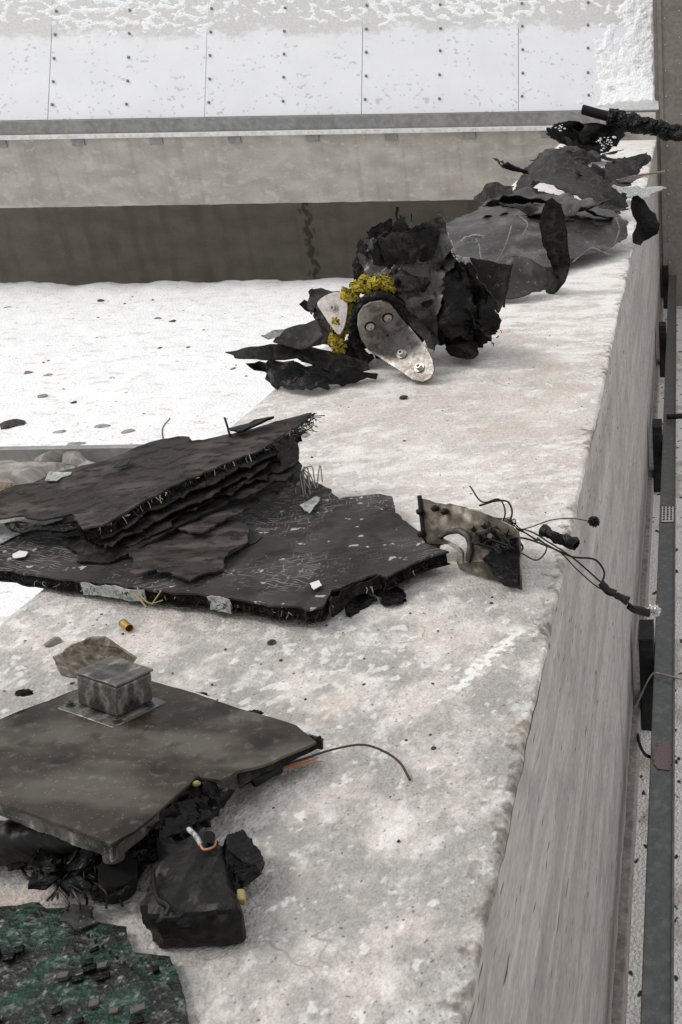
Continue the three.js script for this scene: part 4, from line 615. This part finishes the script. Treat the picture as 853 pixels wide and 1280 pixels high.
{
  const g = thing('black_tube', 'thick black tube poking out under the plate', 'tube', P(60, 1060));
  part(g, 'barrel', roughTube([P(-60, 1060, 0.03), P(20, 1052, 0.032), P(80, 1046, 0.036), P(128, 1042, 0.038)], 0.02, 0.003, 40, 16, 3, 30), M.charShiny);
  part(g, 'pale_cap', roughTube([P(78, 1044, 0.058), P(90, 1044, 0.058), P(100, 1046, 0.056)], 0.004, 0.001, 10, 8), M.tape, 'pale strip on the tube');
}
{
  const g = thing('burnt_motor', 'black burnt cylinder with tangled windings beside the battery', 'motor', P(140, 1100));
  part(g, 'housing', capped(P(148, 1112, 0.001), P(148, 1086, 0.046), 0.0155, 22), M.char);
  part(g, 'ring', new THREE.TorusGeometry(0.0158, 0.0012, 8, 28).rotateX(Math.PI / 2).translate(P(148, 1112, 0.001).x, T + 0.022, P(148, 1112, 0.001).z), M.boltDark);
  part(g, 'burnt_mass', crush(P(100, 1090, 0.014), [0.04, 0.018, 0.026], { detail: 12, dent: 0.5 }), M.char);
  for (const [x, y, h, s] of [[168, 1076, 0.02, 0.022], [120, 1068, 0.025, 0.026], [70, 1072, 0.022, 0.022], [176, 1044, 0.025, 0.028], [34, 1066, 0.02, 0.02], [128, 1112, 0.008, 0.014]]) part(g, 'burnt_mass', crush(P(x, y, h), [s * 1.3, s, s], { detail: 10, dent: 0.5, seed: x, amp: 0.2 }), M.char);
  for (let k = 0; k < 10; k++) { const x = 40 + 130 * R(), y = 1074 + 40 * R(), pts = []; for (let m = 0; m < 5; m++) pts.push(P(x + 16 * Math.cos(m * 1.256 + k) * (0.5 + R()), y + 11 * Math.sin(m * 1.256 + k) * (0.5 + R()), 0.012 + 0.03 * R())); part(g, 'burnt_flap', sheet(pts, { th: 0.0015, jag: 0.003, edge: 0.005, amp: 0.006, freq: 30, grid: 0.01 }), k % 3 ? M.char : M.skinDark); }
  for (let k = 0; k < 14; k++) { const x = 60 + R() * 80, y = 1080 + R() * 50; part(g, 'winding', tube([P(x, y, 0.006), P(x + 10 * (R() - 0.5), y - 8, 0.03), P(x + 24 * (R() - 0.3), y + 8 * R(), 0.026), P(x + 26 * (R() - 0.2), y + 20, 0.004)], 0.0011, 20, 5), k % 3 ? M.wire : M.boltDark); }
  for (const w of [[[22, 1072], [30, 1090], [38, 1098], [50, 1088], [56, 1070]], [[30, 1070], [40, 1080], [52, 1092], [44, 1098]]]) part(g, 'loop_wire', tube(w.map(([x, y]) => P(x, y, 0.012)), 0.0014, 24), M.wire);
}
{
  const pcbMap = tex(768, 768, (i, j) => { const x = i / 768, y = j / 768; let c = [15, 46, 31].map(v => v * (1 + 0.4 * fbm(x * 24, y * 24, 3, 301)));
    const tr = Math.abs(((x * 52) % 1) - 0.5) < 0.13 && n2((x * 52 | 0) * 3.7, y * 12) > 0.0 || Math.abs(((y * 52) % 1) - 0.5) < 0.13 && n2((y * 52 | 0) * 4.1, x * 12 + 30) > 0.1; if (tr) c = c.map(v => v * 0.55);
    c = lerp3(c, [20, 20, 19], 0.95 * sst(-0.2, 0.25, fbm(x * 4, y * 4, 4, 302))); c = lerp3(c, [124, 122, 118], 0.7 * sst(-0.05, 0.6, rough2(x * 9, y * 9, 6, 303))); return lerp3(c, [190, 188, 184], 0.6 * sst(0.2, 0.7, fbm(x * 16, y * 16, 5, 304))); });
  M.board = surf(rep(pcbMap, 5), { bump: rep(crinkleTex, 8), bs: 0.002, rough: 0.5 });
  const g = thing('circuit_board', 'burnt green circuit board under ash, lying on the concrete', 'circuit board', P(120, 1220));
  const A = P(0, 1140, 0.012), B = P(0, 1290, 0.012), C = P(220, 1240, 0.010), pl = plane3(A, B, C), E = (x, y, d = 0) => pl.at(x, y).addScaledVector(pl.n, d);
  part(g, 'board', sheet(pixPlane([[-70, 1142], [-20, 1134], [50, 1128], [58, 1136], [112, 1132], [118, 1150], [158, 1156], [166, 1190], [214, 1196], [224, 1222], [232, 1250], [238, 1300], [240, 1340], [-90, 1340]], pl), { th: 0.0025, jag: 0.0012, edge: 0.007, amp: 0.004, freq: 14 }), M.board, 'scorched green board');
  const q = rng(19); for (let k = 0; k < 26; k++) { const x = -20 + 230 * q(), y = 1150 + 140 * q(); if (y < 1150 + (x > 120 ? (x - 120) * 0.8 : 0)) continue; const o = E(x, y, 0.003), s = 0.003 + 0.005 * q(); part(g, 'component', boxUV(new RoundedBoxGeometry(s * (1 + q()), 0.002 + 0.003 * q(), s, 1, 0.0005)).rotateY(q() * 0.4 + 0.2).translate(o.x, o.y, o.z), k % 3 ? M.char : M.castGrey); }
  for (let k = 0; k < 16; k++) { const o = E(100 + 4.5 * k, 1168 + 3.4 * k, 0.006); if (k % 2) part(g, 'pin', capped(o, o.clone().add(V(0.001, 0.006, 0.001)), 0.0012, 6), M.boltDark); }
  for (const [x, y, r] of [[98, 1150, 0.03]]) solo('ash_scrap', sheet([[x - 26, y + 4], [x - 18, y - 14], [x + 20, y - 20], [x + 26, y + 2], [x - 2, y + 12]].map(([a, b]) => P(a, b, 0.016)), { th: 0.0015, jag: 0.004, edge: 0.006, amp: 0.006, freq: 20 }), M.sooty, 'grey frosted scrap on the circuit board beside the battery', 'debris');
}

// ---------- charred chunk with yellow foam and bolted bracket ----------
{
  const g = thing('mangled_chunk', 'charred mangled wreckage chunk with yellow foam and a bolted steel bracket', 'wreckage', P(520, 450));
  const Z = (x, y, z) => PZ(x, y, z);
  part(g, 'charred_mass', crush(Z(578, 400, -2.50), [0.080, 0.095, 0.085], { detail: 26, amp: 0.25, freq: 3.5, cuts: 30, seed: 5 }), M.char, 'black burnt mass');
  part(g, 'base_slab', crush(Z(578, 436, -2.45), [0.074, 0.022, 0.05], { detail: 14, seed: 8 }), M.skinDark, 'dark slab at the foot');
  part(g, 'casing', crush(Z(494, 332, -2.55), [0.084, 0.09, 0.085], { detail: 26, amp: 0.25, seed: 19 }), M.charShiny, 'crumpled casing');
  part(g, 'core_mass', crush(Z(490, 408, -2.52), [0.10, 0.10, 0.075], { detail: 20, amp: 0.2, seed: 29 }), M.char);
  const S = (list, z, m, nm, o = {}, lb) => part(g, nm, sheet(pixZ(list, z), { th: 0.003, jag: 0.007, edge: 0.007, grid: 0.014, amp: 0.024, crease: 0.03, freq: 10, ...o }), m, lb);
  S([[500, 338, -2.46], [522, 320, -2.47], [545, 318, -2.46], [556, 336, -2.44], [560, 358, -2.42], [550, 396, -2.40], [540, 440, -2.39], [524, 420, -2.39], [504, 398, -2.40], [494, 370, -2.43]], -2.42, M.sooty, 'torn_skin', { amp: 0.012, crease: 0.035, freq: 8 }, 'grey torn skin');
  S([[450, 318, -2.5], [462, 300, -2.52], [486, 300, -2.5], [500, 318, -2.46], [498, 345, -2.44], [482, 352, -2.44], [462, 342, -2.46], [452, 332, -2.48]], -2.5, M.sooty, 'torn_skin', { amp: 0.02, freq: 13, holes: [pixZ([[472, 318], [484, 312], [490, 326], [480, 334]], -2.47)] }, 'sooty torn skin with a hole');
  S([[455, 292], [462, 286], [490, 275], [494, 290], [490, 297], [464, 304]], -2.53, M.char, 'torn_flap', { amp: 0.006, crease: 0.004 });
  S([[486, 306], [492, 284], [500, 270], [508, 276], [518, 292], [524, 318], [512, 334], [496, 330]], -2.48, M.skinDark, 'torn_flap', { amp: 0.012 });
  part(g, 'spike', roughTube([Z(497, 276, -2.5), Z(496, 268, -2.5), Z(497, 259, -2.5)], 0.004, 0.002, 10, 6), M.char);
  S([[514, 282], [528, 284], [545, 300], [566, 316], [590, 340], [606, 362], [616, 388], [602, 392], [584, 360], [560, 336], [540, 320], [522, 302]], -2.44, M.char, 'torn_flap', { amp: 0.016 }, 'black torn strip');
  S([[584, 330], [590, 328], [600, 350], [616, 372], [624, 392], [626, 410], [612, 418], [600, 392], [590, 362]], -2.42, M.char, 'torn_flap', { amp: 0.016 });
  S([[556, 340], [574, 330], [588, 350], [596, 386], [590, 416], [566, 424], [548, 404]], -2.40, M.char, 'torn_flap', { amp: 0.03, crease: 0.03, jag: 0.008 });
  S([[446, 312], [452, 300], [462, 306], [458, 340], [448, 352], [442, 336]], -2.5, M.char, 'torn_flap', { amp: 0.012 });
  S([[588, 322], [612, 326], [640, 331], [638, 352], [630, 380], [624, 392], [612, 376], [598, 350]], -2.62, M.shell, 'thin_plate', { amp: 0.006, crease: 0.004, jag: 0.002 }, 'thin grey plate behind the burnt mass');
  part(g, 'plate_edge', roughTube([Z(641, 330, -2.6), Z(636, 352, -2.6), Z(630, 384, -2.6)], 0.003, 0.002, 20, 6), M.wire);
  S([[570, 318], [586, 322], [608, 332], [612, 346], [600, 350], [584, 338]], -2.66, M.paleSteel, 'thin_plate', { amp: 0.008, jag: 0.002 }, 'pale scrap of plate');
  { const ring = [[446, 340], [450, 306], [470, 290], [500, 272], [530, 288], [560, 314], [590, 340], [616, 376], [626, 410], [612, 436]].map(([x, y]) => Z(x, y, -2.46)); const f = part(g, 'frayed_edges', fray(ring, [V(0, 1, 0.1), V(0.8, 0.5, 0), V(-0.6, 0.6, 0.2), V(0.5, -0.4, 0.3)], 26, 21, 0.0011, 0.012), M.wire); f.userData.kind = 'stuff';
    const q = rng(77); for (let k = 0; k < 8; k++) { const x = 470 + 130 * q(), y = 305 + 100 * q(), s = 20 + 16 * q(), a = q() * 6; const pts = []; for (let m = 0; m < 5; m++) pts.push([x + Math.cos(a + m * 1.256) * s * (0.5 + q()), y + Math.sin(a + m * 1.256) * s * (0.5 + q()), -2.41 - 0.03 * q()]); S(pts, -2.42, [M.char, M.skinDark, M.char, M.sooty][k % 4], 'torn_flap', { amp: 0.010, crease: 0.035, freq: 6, jag: 0.005 }); } }
  // foam ring and black rim round the bracket
  { const q = rng(8), cv = new THREE.CatmullRomCurve3([[424, 428], [425, 408], [432, 388], [444, 368], [460, 355], [478, 352], [490, 362]].map(([x, y]) => Z(x, y, -2.435))), bits = [];
    for (let k = 0; k < 34; k++) { const p = cv.getPoint(k / 33).add(V((q() - 0.5) * 0.018, (q() - 0.5) * 0.018, (q() - 0.5) * 0.03)), s = 0.014 + 0.012 * q(); bits.push(crush(p, [s, s * (0.7 + 0.6 * q()), s], { seed: 100 + k, detail: 6, dent: 0.5, cuts: 14, amp: 0.25 })); }
    part(g, 'yellow_foam', mergeGeometries(bits), M.foam, 'yellow burnt foam'); }
  part(g, 'yellow_foam', lump(Z(424, 433, -2.40), [0.017, 0.019, 0.014], { amp: 0.6, detail: 9 }), M.foam, 'crumb of yellow foam');
  part(g, 'black_rim', roughTube([[464, 452], [448, 436], [442, 412], [446, 392], [460, 376], [480, 370], [498, 378], [506, 394]].map(([x, y]) => Z(x, y, -2.405)), 0.013, 0.005, 90, 16, 6, 55), M.char, 'black rim round the bracket');
  part(g, 'rubber_mass', crush(Z(440, 440, -2.44), [0.04, 0.035, 0.03], { detail: 12, seed: 39 }), M.char);
  // bent bracket
  const F1 = Z(461, 437, -2.352), F2 = Z(511, 407, -2.385), up = plane3(F1, F2, Z(468, 380, -2.325)), lo = plane3(F1, F2, P(530, 476, 0.012));
  const bk = part(g, 'bracket_leg', sheet(pixPlane([[461, 438], [452, 424], [448, 408], [449, 394], [455, 384], [464, 379], [478, 377], [488, 380], [495, 388], [502, 398], [511, 408]], up), { th: 0.006, jag: 0, edge: 0.006, grid: 0.02 }), M.steelPlate, 'upright leg of the steel bracket');
  const bf = part(g, 'bracket_foot', sheet(pixPlane([[461, 437], [511, 407], [522, 420], [534, 436], [541, 450], [543, 462], [539, 472], [529, 477], [516, 474], [500, 463], [480, 450]], lo), { th: 0.006, jag: 0, edge: 0.006, grid: 0.02 }), M.steelPlate, 'foot of the steel bracket');
  for (const [x, y] of [[463, 408], [485, 397]]) { part(bk, 'bolt', boltGeo(up.at(x, y).addScaledVector(up.n, 0.0010), up.n, 0.9), M.bolt); part(bk, 'soot_washer', new THREE.CylinderGeometry(0.0125, 0.0135, 0.0012, 18).applyQuaternion(new THREE.Quaternion().setFromUnitVectors(V(0, 1, 0), up.n)).translate(...up.at(x, y).addScaledVector(up.n, 0.0002).toArray()), M.char); }
  for (const [x, y] of [[503, 443], [525, 460]]) part(bf, 'bolt', boltGeo(lo.at(x, y).addScaledVector(lo.n, 0.0004), lo.n, 1.15), M.bolt);
  part(bk, 'rivet_hole', new THREE.CylinderGeometry(0.003, 0.003, 0.001, 10).applyQuaternion(new THREE.Quaternion().setFromUnitVectors(V(0, 1, 0), up.n)).translate(...up.at(485, 419).addScaledVector(up.n, 0.0003).toArray()), M.char);
  // second small bracket
  const sb = plane3(Z(398, 378, -2.43), Z(434, 374, -2.42), Z(424, 418, -2.40));
  const s2 = part(g, 'small_bracket', sheet(pixPlane(roundPoly([[397, 379], [408, 369], [424, 365], [433, 372], [434, 392], [429, 412], [424, 418], [416, 410], [404, 392]], 30), sb), { th: 0.005, jag: 0, edge: 0.01 }), M.paleSteel, 'pale triangular bracket');
  part(s2, 'bolt', boltGeo(sb.at(418, 385).addScaledVector(sb.n, 0.0004), sb.n, 1.05), M.bolt);
  part(g, 'crumpled_metal', crush(Z(404, 386, -2.50), [0.036, 0.045, 0.03], { detail: 12, amp: 0.25, seed: 49 }), M.sooty, 'crumpled grey metal');
  S([[384, 366], [400, 362], [424, 366], [416, 374], [398, 378], [392, 392], [384, 384]], -2.46, M.sooty, 'crumpled_metal', { amp: 0.008 });
  S([[374, 380], [380, 375], [394, 382], [394, 391], [384, 389]], -2.47, M.skinDark, 'metal_tab', { amp: 0.002, crease: 0, jag: 0.002 });
  S([[390, 404], [412, 402], [424, 418], [420, 432], [398, 430]], -2.44, M.sooty, 'crumpled_metal', { amp: 0.01 });
}
solo('pointed_sheet', sheet([P(282, 438, 0.085), P(322, 433, 0.095), P(345, 430, 0.1), P(385, 432, 0.09), P(420, 440, 0.07), P(458, 452, 0.04), P(462, 462, 0.03), P(430, 468, 0.03), P(396, 458, 0.05), P(372, 448, 0.07), P(330, 448, 0.075), P(300, 446, 0.08)], { th: 0.004, jag: 0.003, edge: 0.015, amp: 0.01, freq: 8 }), M.skinDark, 'dark pointed sheet jutting over the snow beside the yellow foam', 'metal sheet');
solo('folded_sheet', sheet([P(342, 428, 0.11), P(352, 416, 0.12), P(376, 406, 0.135), P(396, 399, 0.14), P(404, 420, 0.12), P(398, 430, 0.1), P(378, 437, 0.09)], { th: 0.004, jag: 0.002, edge: 0.015, amp: 0.008, freq: 8 }), M.skin, 'dark grey folded sheet lying on the pointed sheet', 'metal sheet');
solo('light_scrap', sheet([P(327, 419, 0.13), P(342, 412, 0.135), P(356, 412, 0.13), P(350, 420, 0.12), P(336, 424, 0.12)], { th: 0.002, jag: 0.003, edge: 0.01, amp: 0.004 }), M.tape, 'small pale scrap at the tip of the folded sheet', 'debris');
solo('burnt_rag', sheet([P(310, 452, 0.06), P(345, 449, 0.065), P(400, 458, 0.05), P(470, 464, 0.025), P(468, 472, 0.012), P(436, 479, 0.01), P(392, 489, 0.012), P(362, 487, 0.012), P(338, 480, 0.012), P(334, 468, 0.02), P(316, 462, 0.045)], { th: 0.006, jag: 0.009, edge: 0.010, amp: 0.014, freq: 14, crease: 0.02, grid: 0.02 }), M.char, 'black burnt ragged layer beneath the pointed sheet', 'debris');

// ---------- far heap of fairing pieces ----------
{
  const H = (list, o, m, nm, lb, cat = 'debris') => solo(nm, sheet(list.map(([x, y, h]) => P(x, y, h)), { th: 0.004, jag: 0.012, edge: 0.013, amp: 0.012, freq: 6, grid: 0.03, ...o }), m, lb, cat);
  const dome = thing('fairing_panel', 'large cracked grey curved fairing panel in the far heap', 'fairing', P(680, 320));
  const dl = [[574, 332, 0.03], [566, 310, 0.05], [558, 286, 0.09], [578, 272, 0.11], [604, 262, 0.13], [640, 258, 0.14], [690, 256, 0.14], [740, 260, 0.13], [768, 268, 0.11], [786, 284, 0.08], [784, 306, 0.03], [764, 318, 0.02], [734, 326, 0.02], [716, 330, 0.02], [690, 336, 0.03], [640, 338, 0.04], [600, 340, 0.03]];
  const bulge = (x, y) => 0.06 * Math.exp(-(x * x / 0.12 + y * y / 0.05));
  part(dome, 'shell', sheet(dl.map(([x, y, h]) => P(x, y, h)), { th: 0.004, jag: 0.008, edge: 0.02, amp: 0.012, freq: 4, grid: 0.03, warp: bulge, seed: 12 }), M.shell, 'cracked grey shell');
  for (const w of [[[594, 296, 0.12], [600, 308, 0.11], [602, 322, 0.09], [612, 334, 0.07]], [[640, 282, 0.15], [636, 296, 0.14], [630, 312, 0.12], [622, 328, 0.08]], [[716, 328, 0.05], [728, 318, 0.07], [740, 310, 0.09], [752, 314, 0.08], [762, 318, 0.05]], [[650, 270, 0.15], [660, 280, 0.15], [654, 294, 0.14]], [[770, 272, 0.12], [774, 290, 0.1], [768, 306, 0.06]]])
    part(dome, 'crack_edge', roughTube(w.map(([x, y, h]) => P(x, y, h)), 0.0022, 0.002, 30, 6, 3, 40), M.crackEdge, 'pale broken edge along a crack');
  H([[600, 348, 0.03], [616, 338, 0.07], [640, 331, 0.09], [664, 333, 0.09], [680, 340, 0.07], [700, 350, 0.03], [690, 366, 0.012], [664, 374, 0.006], [640, 378, 0.004], [612, 378, 0.004], [600, 366, 0.012]], { warp: (x, y) => 0.04 * Math.exp(-(x * x / 0.03 + y * y / 0.02)), jag: 0.004 }, M.shell, 'curved_fragment', 'rounded grey fairing fragment at the front of the far heap', 'fairing');
  const z1 = P(690, 366).z;
  solo('upright_shard', sheet(pixZ([[678, 262], [684, 250], [692, 246], [702, 256], [706, 272], [709, 300], [712, 332], [708, 350], [698, 362], [684, 372], [682, 362], [690, 346], [684, 322], [678, 300], [676, 280]], z1).map((p, i) => p.add(V(0, 0, 0.03 * Math.sin(i)))), { th: 0.008, jag: 0.005, edge: 0.02, amp: 0.012, crease: 0.012, freq: 8, grid: 0.03 }), M.skinDark, 'dark shard standing upright in front of the curved fairing', 'debris');
  const z2 = P(790, 312).z;
  solo('hanging_shard', sheet(pixZ([[791, 246], [798, 243], [806, 250], [814, 264], [826, 280], [822, 292], [812, 300], [800, 308], [792, 302], [791, 294], [796, 278], [790, 264]], z2).map((p, i) => p.add(V(0, 0, 0.02 * Math.sin(i * 1.7)))), { th: 0.008, jag: 0.006, edge: 0.02, amp: 0.014, crease: 0.014, freq: 8, grid: 0.03 }), M.char, 'black shard hanging over the wall edge above the channel', 'debris');
  H([[640, 232, 0.12], [656, 208, 0.19], [684, 184, 0.26], [700, 188, 0.26], [726, 202, 0.22], [752, 220, 0.17], [770, 236, 0.12], [776, 254, 0.07], [752, 258, 0.08], [724, 250, 0.1], [704, 242, 0.12], [684, 232, 0.15], [668, 226, 0.16], [664, 234, 0.12]], { amp: 0.03, freq: 3, warp: (x, y) => -0.15 * x * x }, M.skin, 'bent_plate', 'large bent dark plate on top of the far heap', 'metal sheet');
  H([[600, 262, 0.05], [612, 250, 0.08], [632, 238, 0.11], [656, 236, 0.12], [690, 240, 0.12], [730, 250, 0.12], [766, 258, 0.12], [776, 268, 0.09], [740, 272, 0.12], [690, 268, 0.15], [640, 268, 0.14], [614, 270, 0.1]], { amp: 0.03, freq: 5 }, M.shell, 'torn_strip', 'torn grey strip between bent plate and curved fairing', 'metal sheet');
  H([[617, 199, 0.26], [630, 201, 0.26], [648, 210, 0.24], [662, 216, 0.2], [640, 214, 0.22], [626, 209, 0.24]], { amp: 0.01 }, M.skinDark, 'sliver', 'dark sliver sticking out toward the back wall');
  H([[592, 246, 0.08], [604, 236, 0.12], [626, 230, 0.14], [646, 236, 0.12], [630, 252, 0.08], [606, 258, 0.05]], { amp: 0.03, crease: 0.03 }, M.skin, 'crumpled_scrap', 'crumpled grey scrap at the outer side of the far heap');
  H([[560, 292, 0.05], [570, 280, 0.08], [580, 292, 0.06], [584, 316, 0.03], [574, 330, 0.02], [566, 312, 0.04]], { amp: 0.01 }, M.scrapedSheet, 'pale_scrap', 'pale torn scrap beside the curved fairing');
  H([[746, 216, 0.14], [764, 202, 0.17], [784, 198, 0.17], [800, 206, 0.14], [796, 218, 0.1], [776, 226, 0.09], [756, 228, 0.1]], { amp: 0.03, crease: 0.02 }, M.skin, 'crumpled_scrap', 'crumpled grey scrap at the channel side of the far heap');
  H([[720, 214, 0.19], [744, 204, 0.2], [758, 210, 0.18], [760, 224, 0.13], [740, 222, 0.16]], { amp: 0.02 }, M.char, 'burnt_scrap', 'black burnt scrap behind the bent plate');
  H([[754, 242, 0.12], [770, 238, 0.12], [784, 242, 0.1], [786, 258, 0.06], [770, 266, 0.05], [756, 262, 0.08]], { amp: 0.02, crease: 0.02 }, M.skinDark, 'folded_scrap', 'dark folded scrap at the wall edge beside the hanging shard');
  H([[762, 232, 0.1], [784, 232, 0.1], [806, 234, 0.09], [834, 234, 0.09], [820, 242, 0.07], [800, 250, 0.05], [778, 244, 0.07]], { amp: 0.02, jag: 0.012 }, M.tape, 'frosted_strip', 'frosted jagged strip poking out over the wall edge');
  H([[756, 228, 0.1], [790, 226, 0.1], [790, 231, 0.09], [766, 234, 0.09]], { amp: 0.01 }, M.char, 'burnt_scrap', 'thin black scrap above the frosted strip');
  solo('stick', roughTube([P(770, 226, 0.1), P(796, 220, 0.11), P(832, 214, 0.13)], 0.006, 0.003, 20, 8), M.brownStone, 'thin brown stick reaching over the wall edge', 'stick');
  H([[694, 190, 0.15], [712, 180, 0.17], [742, 192, 0.14], [752, 200, 0.12], [726, 204, 0.11]], { amp: 0.02 }, M.skin, 'grey_scrap', 'grey scrap between the bent plate and the burnt slab');
  // loose shards filling the heap and the chunk's surroundings
  const qs = rng(71), shard = (x, y, h, s, m, lb, grp) => { const c = P(x, y, h), n = 5 + Math.floor(qs() * 3), a0 = qs() * 6.3, tx = (qs() - 0.5) * 1.3, tz = (qs() - 0.5) * 1.3, pts = [];
    for (let k = 0; k < n; k++) { const a = a0 + k / n * 6.283, r = s * (0.4 + 0.9 * qs()); const dx = Math.cos(a) * r * 1.5, dz = Math.sin(a) * r * 0.8; pts.push(V(c.x + dx, c.y + dx * tx * 0.5 + dz * tz, c.z + dz)); }
    solo('loose_shard', sheet(pts, { th: 0.003, jag: 0.006, edge: 0.009, amp: 0.012, crease: 0.012, freq: 12, grid: 0.02 }), m, lb, 'debris', grp); };
  [[615, 262, 0.13, 'grey torn shard at the outer end of the torn strip'], [640, 252, 0.15, 'dark torn shard on the torn strip by the crumpled scrap'], [664, 262, 0.16, 'black shard on the torn strip above the curved fairing'], [700, 264, 0.16, 'grey shard behind the upright shard'], [726, 262, 0.15, 'dark grey shard between upright shard and folded scrap'], [748, 268, 0.13, 'dark torn shard under the folded scrap'], [764, 262, 0.12, 'black shard below the folded scrap at the wall edge'], [776, 226, 0.1, 'grey shard where the brown stick starts'], [606, 272, 0.12, 'grey shard on the outer rim of the curved fairing']].forEach(([x, y, h, l], k) => shard(x, y, h, 0.045 + 0.05 * qs(), [M.skin, M.skinDark, M.char, M.shell][k % 4], l, 'shards in the far heap'));
  [[704, 196, 0.17, 'dark shard between burnt slab and bent plate'], [724, 192, 0.16, 'grey shard under the middle of the burnt slab'], [748, 196, 0.13, 'black shard under the frosted end of the burnt slab'], [764, 192, 0.12, 'dark shard on the snow beside the burnt slab'], [780, 214, 0.1, 'grey shard leaning on the crumpled scrap'], [792, 200, 0.09, 'black shard at the wall edge below the charred bar']].forEach(([x, y, h, l], k) => shard(x, y, h, 0.06 + 0.05 * qs(), [M.skinDark, M.skin, M.char][k % 3], l, 'shards under the burnt slab'));
  [[660, 326, 0.09, 'small pale shard on the rounded fairing fragment'], [590, 300, 0.11, 'small whitish shard on the outer side of the curved fairing']].forEach(([x, y, h, l], k) => shard(x, y, h, 0.03, [M.scrapedSheet, M.tape][k % 2], l, 'pale shards on the fairing'));
  const sl = thing('burnt_slab', 'black burnt slab with white frost crystals below the charred bar', 'debris', P(735, 188));
  const zc = -7.0; part(sl, 'slab', crush(PZ(729, 174, zc), [0.27, 0.115, 0.2], { amp: 0.12, freq: 4, detail: 22, dent: 0.5, seed: 61 }), M.char);
  for (const [l, s] of [[[[684, 160], [700, 152], [728, 155], [744, 164], [736, 176], [708, 180], [690, 172]], 3], [[[716, 160], [744, 154], [776, 160], [780, 172], [764, 186], [740, 190], [722, 178]], 5], [[[700, 176], [730, 172], [764, 184], [742, 196], [716, 192]], 7]]) part(sl, 'burnt_layer', sheet(pixZ(l, zc + 0.17 + 0.02 * s / 5), { th: 0.01, jag: 0.03, edge: 0.03, amp: 0.08, crease: 0.09, freq: 5, grid: 0.04, seed: s }), M.char, 'ragged black layer');
  part(sl, 'slab', crush(PZ(704, 164, zc), [0.11, 0.06, 0.1], { amp: 0.3, detail: 14, seed: 63 }), M.skinDark);
  const q = rng(31), ga = () => (q() + q() + q() - 1.5) / 1.5; for (let k = 0; k < 48; k++) { const c = k < 36, x = c ? 758 + 20 * ga() : 700 + 26 * ga(), y = c ? 178 + 14 * ga() : 160 + 8 * ga(); part(sl, 'frost_crystal', stone(PZ(x, y, zc + 0.25 + 0.03 * q()), 0.004 + 0.02 * q() * q() * q(), k * 1.3 + 2, 0.5), M.frostScrap); }
  const bar = thing('charred_bar', 'charred black bar lying over the burnt slab and past the wall edge', 'bar', PZ(790, 172, -7.1));
  part(bar, 'pipe_end', capped(PZ(729, 137, -7.15), PZ(776, 150, -7.1), 0.032, 18), M.skinDark, 'bare grey pipe end');
  part(bar, 'charred_wrap', mergeGeometries(Array.from({ length: 15 }, (_, k) => { const t = k / 14, q = rng(300 + k); return crush(PZ(mix(768, 862, t), mix(148, 170, t) + 3 * (q() - 0.5), mix(-7.1, -6.9, t)), [0.075 + 0.03 * q(), 0.055 + 0.025 * q() - 0.02 * t, 0.065], { seed: 400 + k, detail: 8, cuts: 16, amp: 0.2 }); })), M.char, 'black charred wrapping');
}
// ---------- crumbs on the concrete ----------
{
  const q = rng(47), list = []; for (let k = 0; k < 120; k++) { const z = -0.65 - 3.2 * q() * q() - 0.2 * q(), x = mix(XL + 0.02, XR - 0.03, q()); list.push(stone(V(x, T + 0.001, z), 0.0012 + 0.0026 * q() * q(), k * 0.9, 0.6)); }
  const m = structure('concrete_crumbs', mergeGeometries(list), M.darkStone); m.userData = { kind: 'stuff', label: 'tiny dark crumbs scattered over the concrete top', category: 'crumbs' };
  [[66, 803, 0.011, 'rawStone', 'pale chip of concrete near the cartridge case'], [340, 803, 0.006, 'darkStone', 'dark crumb of soot below the wing panel'], [505, 497, 0.01, 'darkStone', 'dark chip just in front of the bracket foot'], [380, 544, 0.012, 'rawStone', 'pale chip beside the splintered panel tip'], [636, 650, 0.008, 'brownStone', 'brown chip beside the wire tangle']].forEach(([x, y, r, m, l], k) => solo('chip', stone(P(x, y, 0.002), r, 60 + k * 1.9, 0.5), M[m], l, 'chip'));
}
renderer.render(scene, camera);
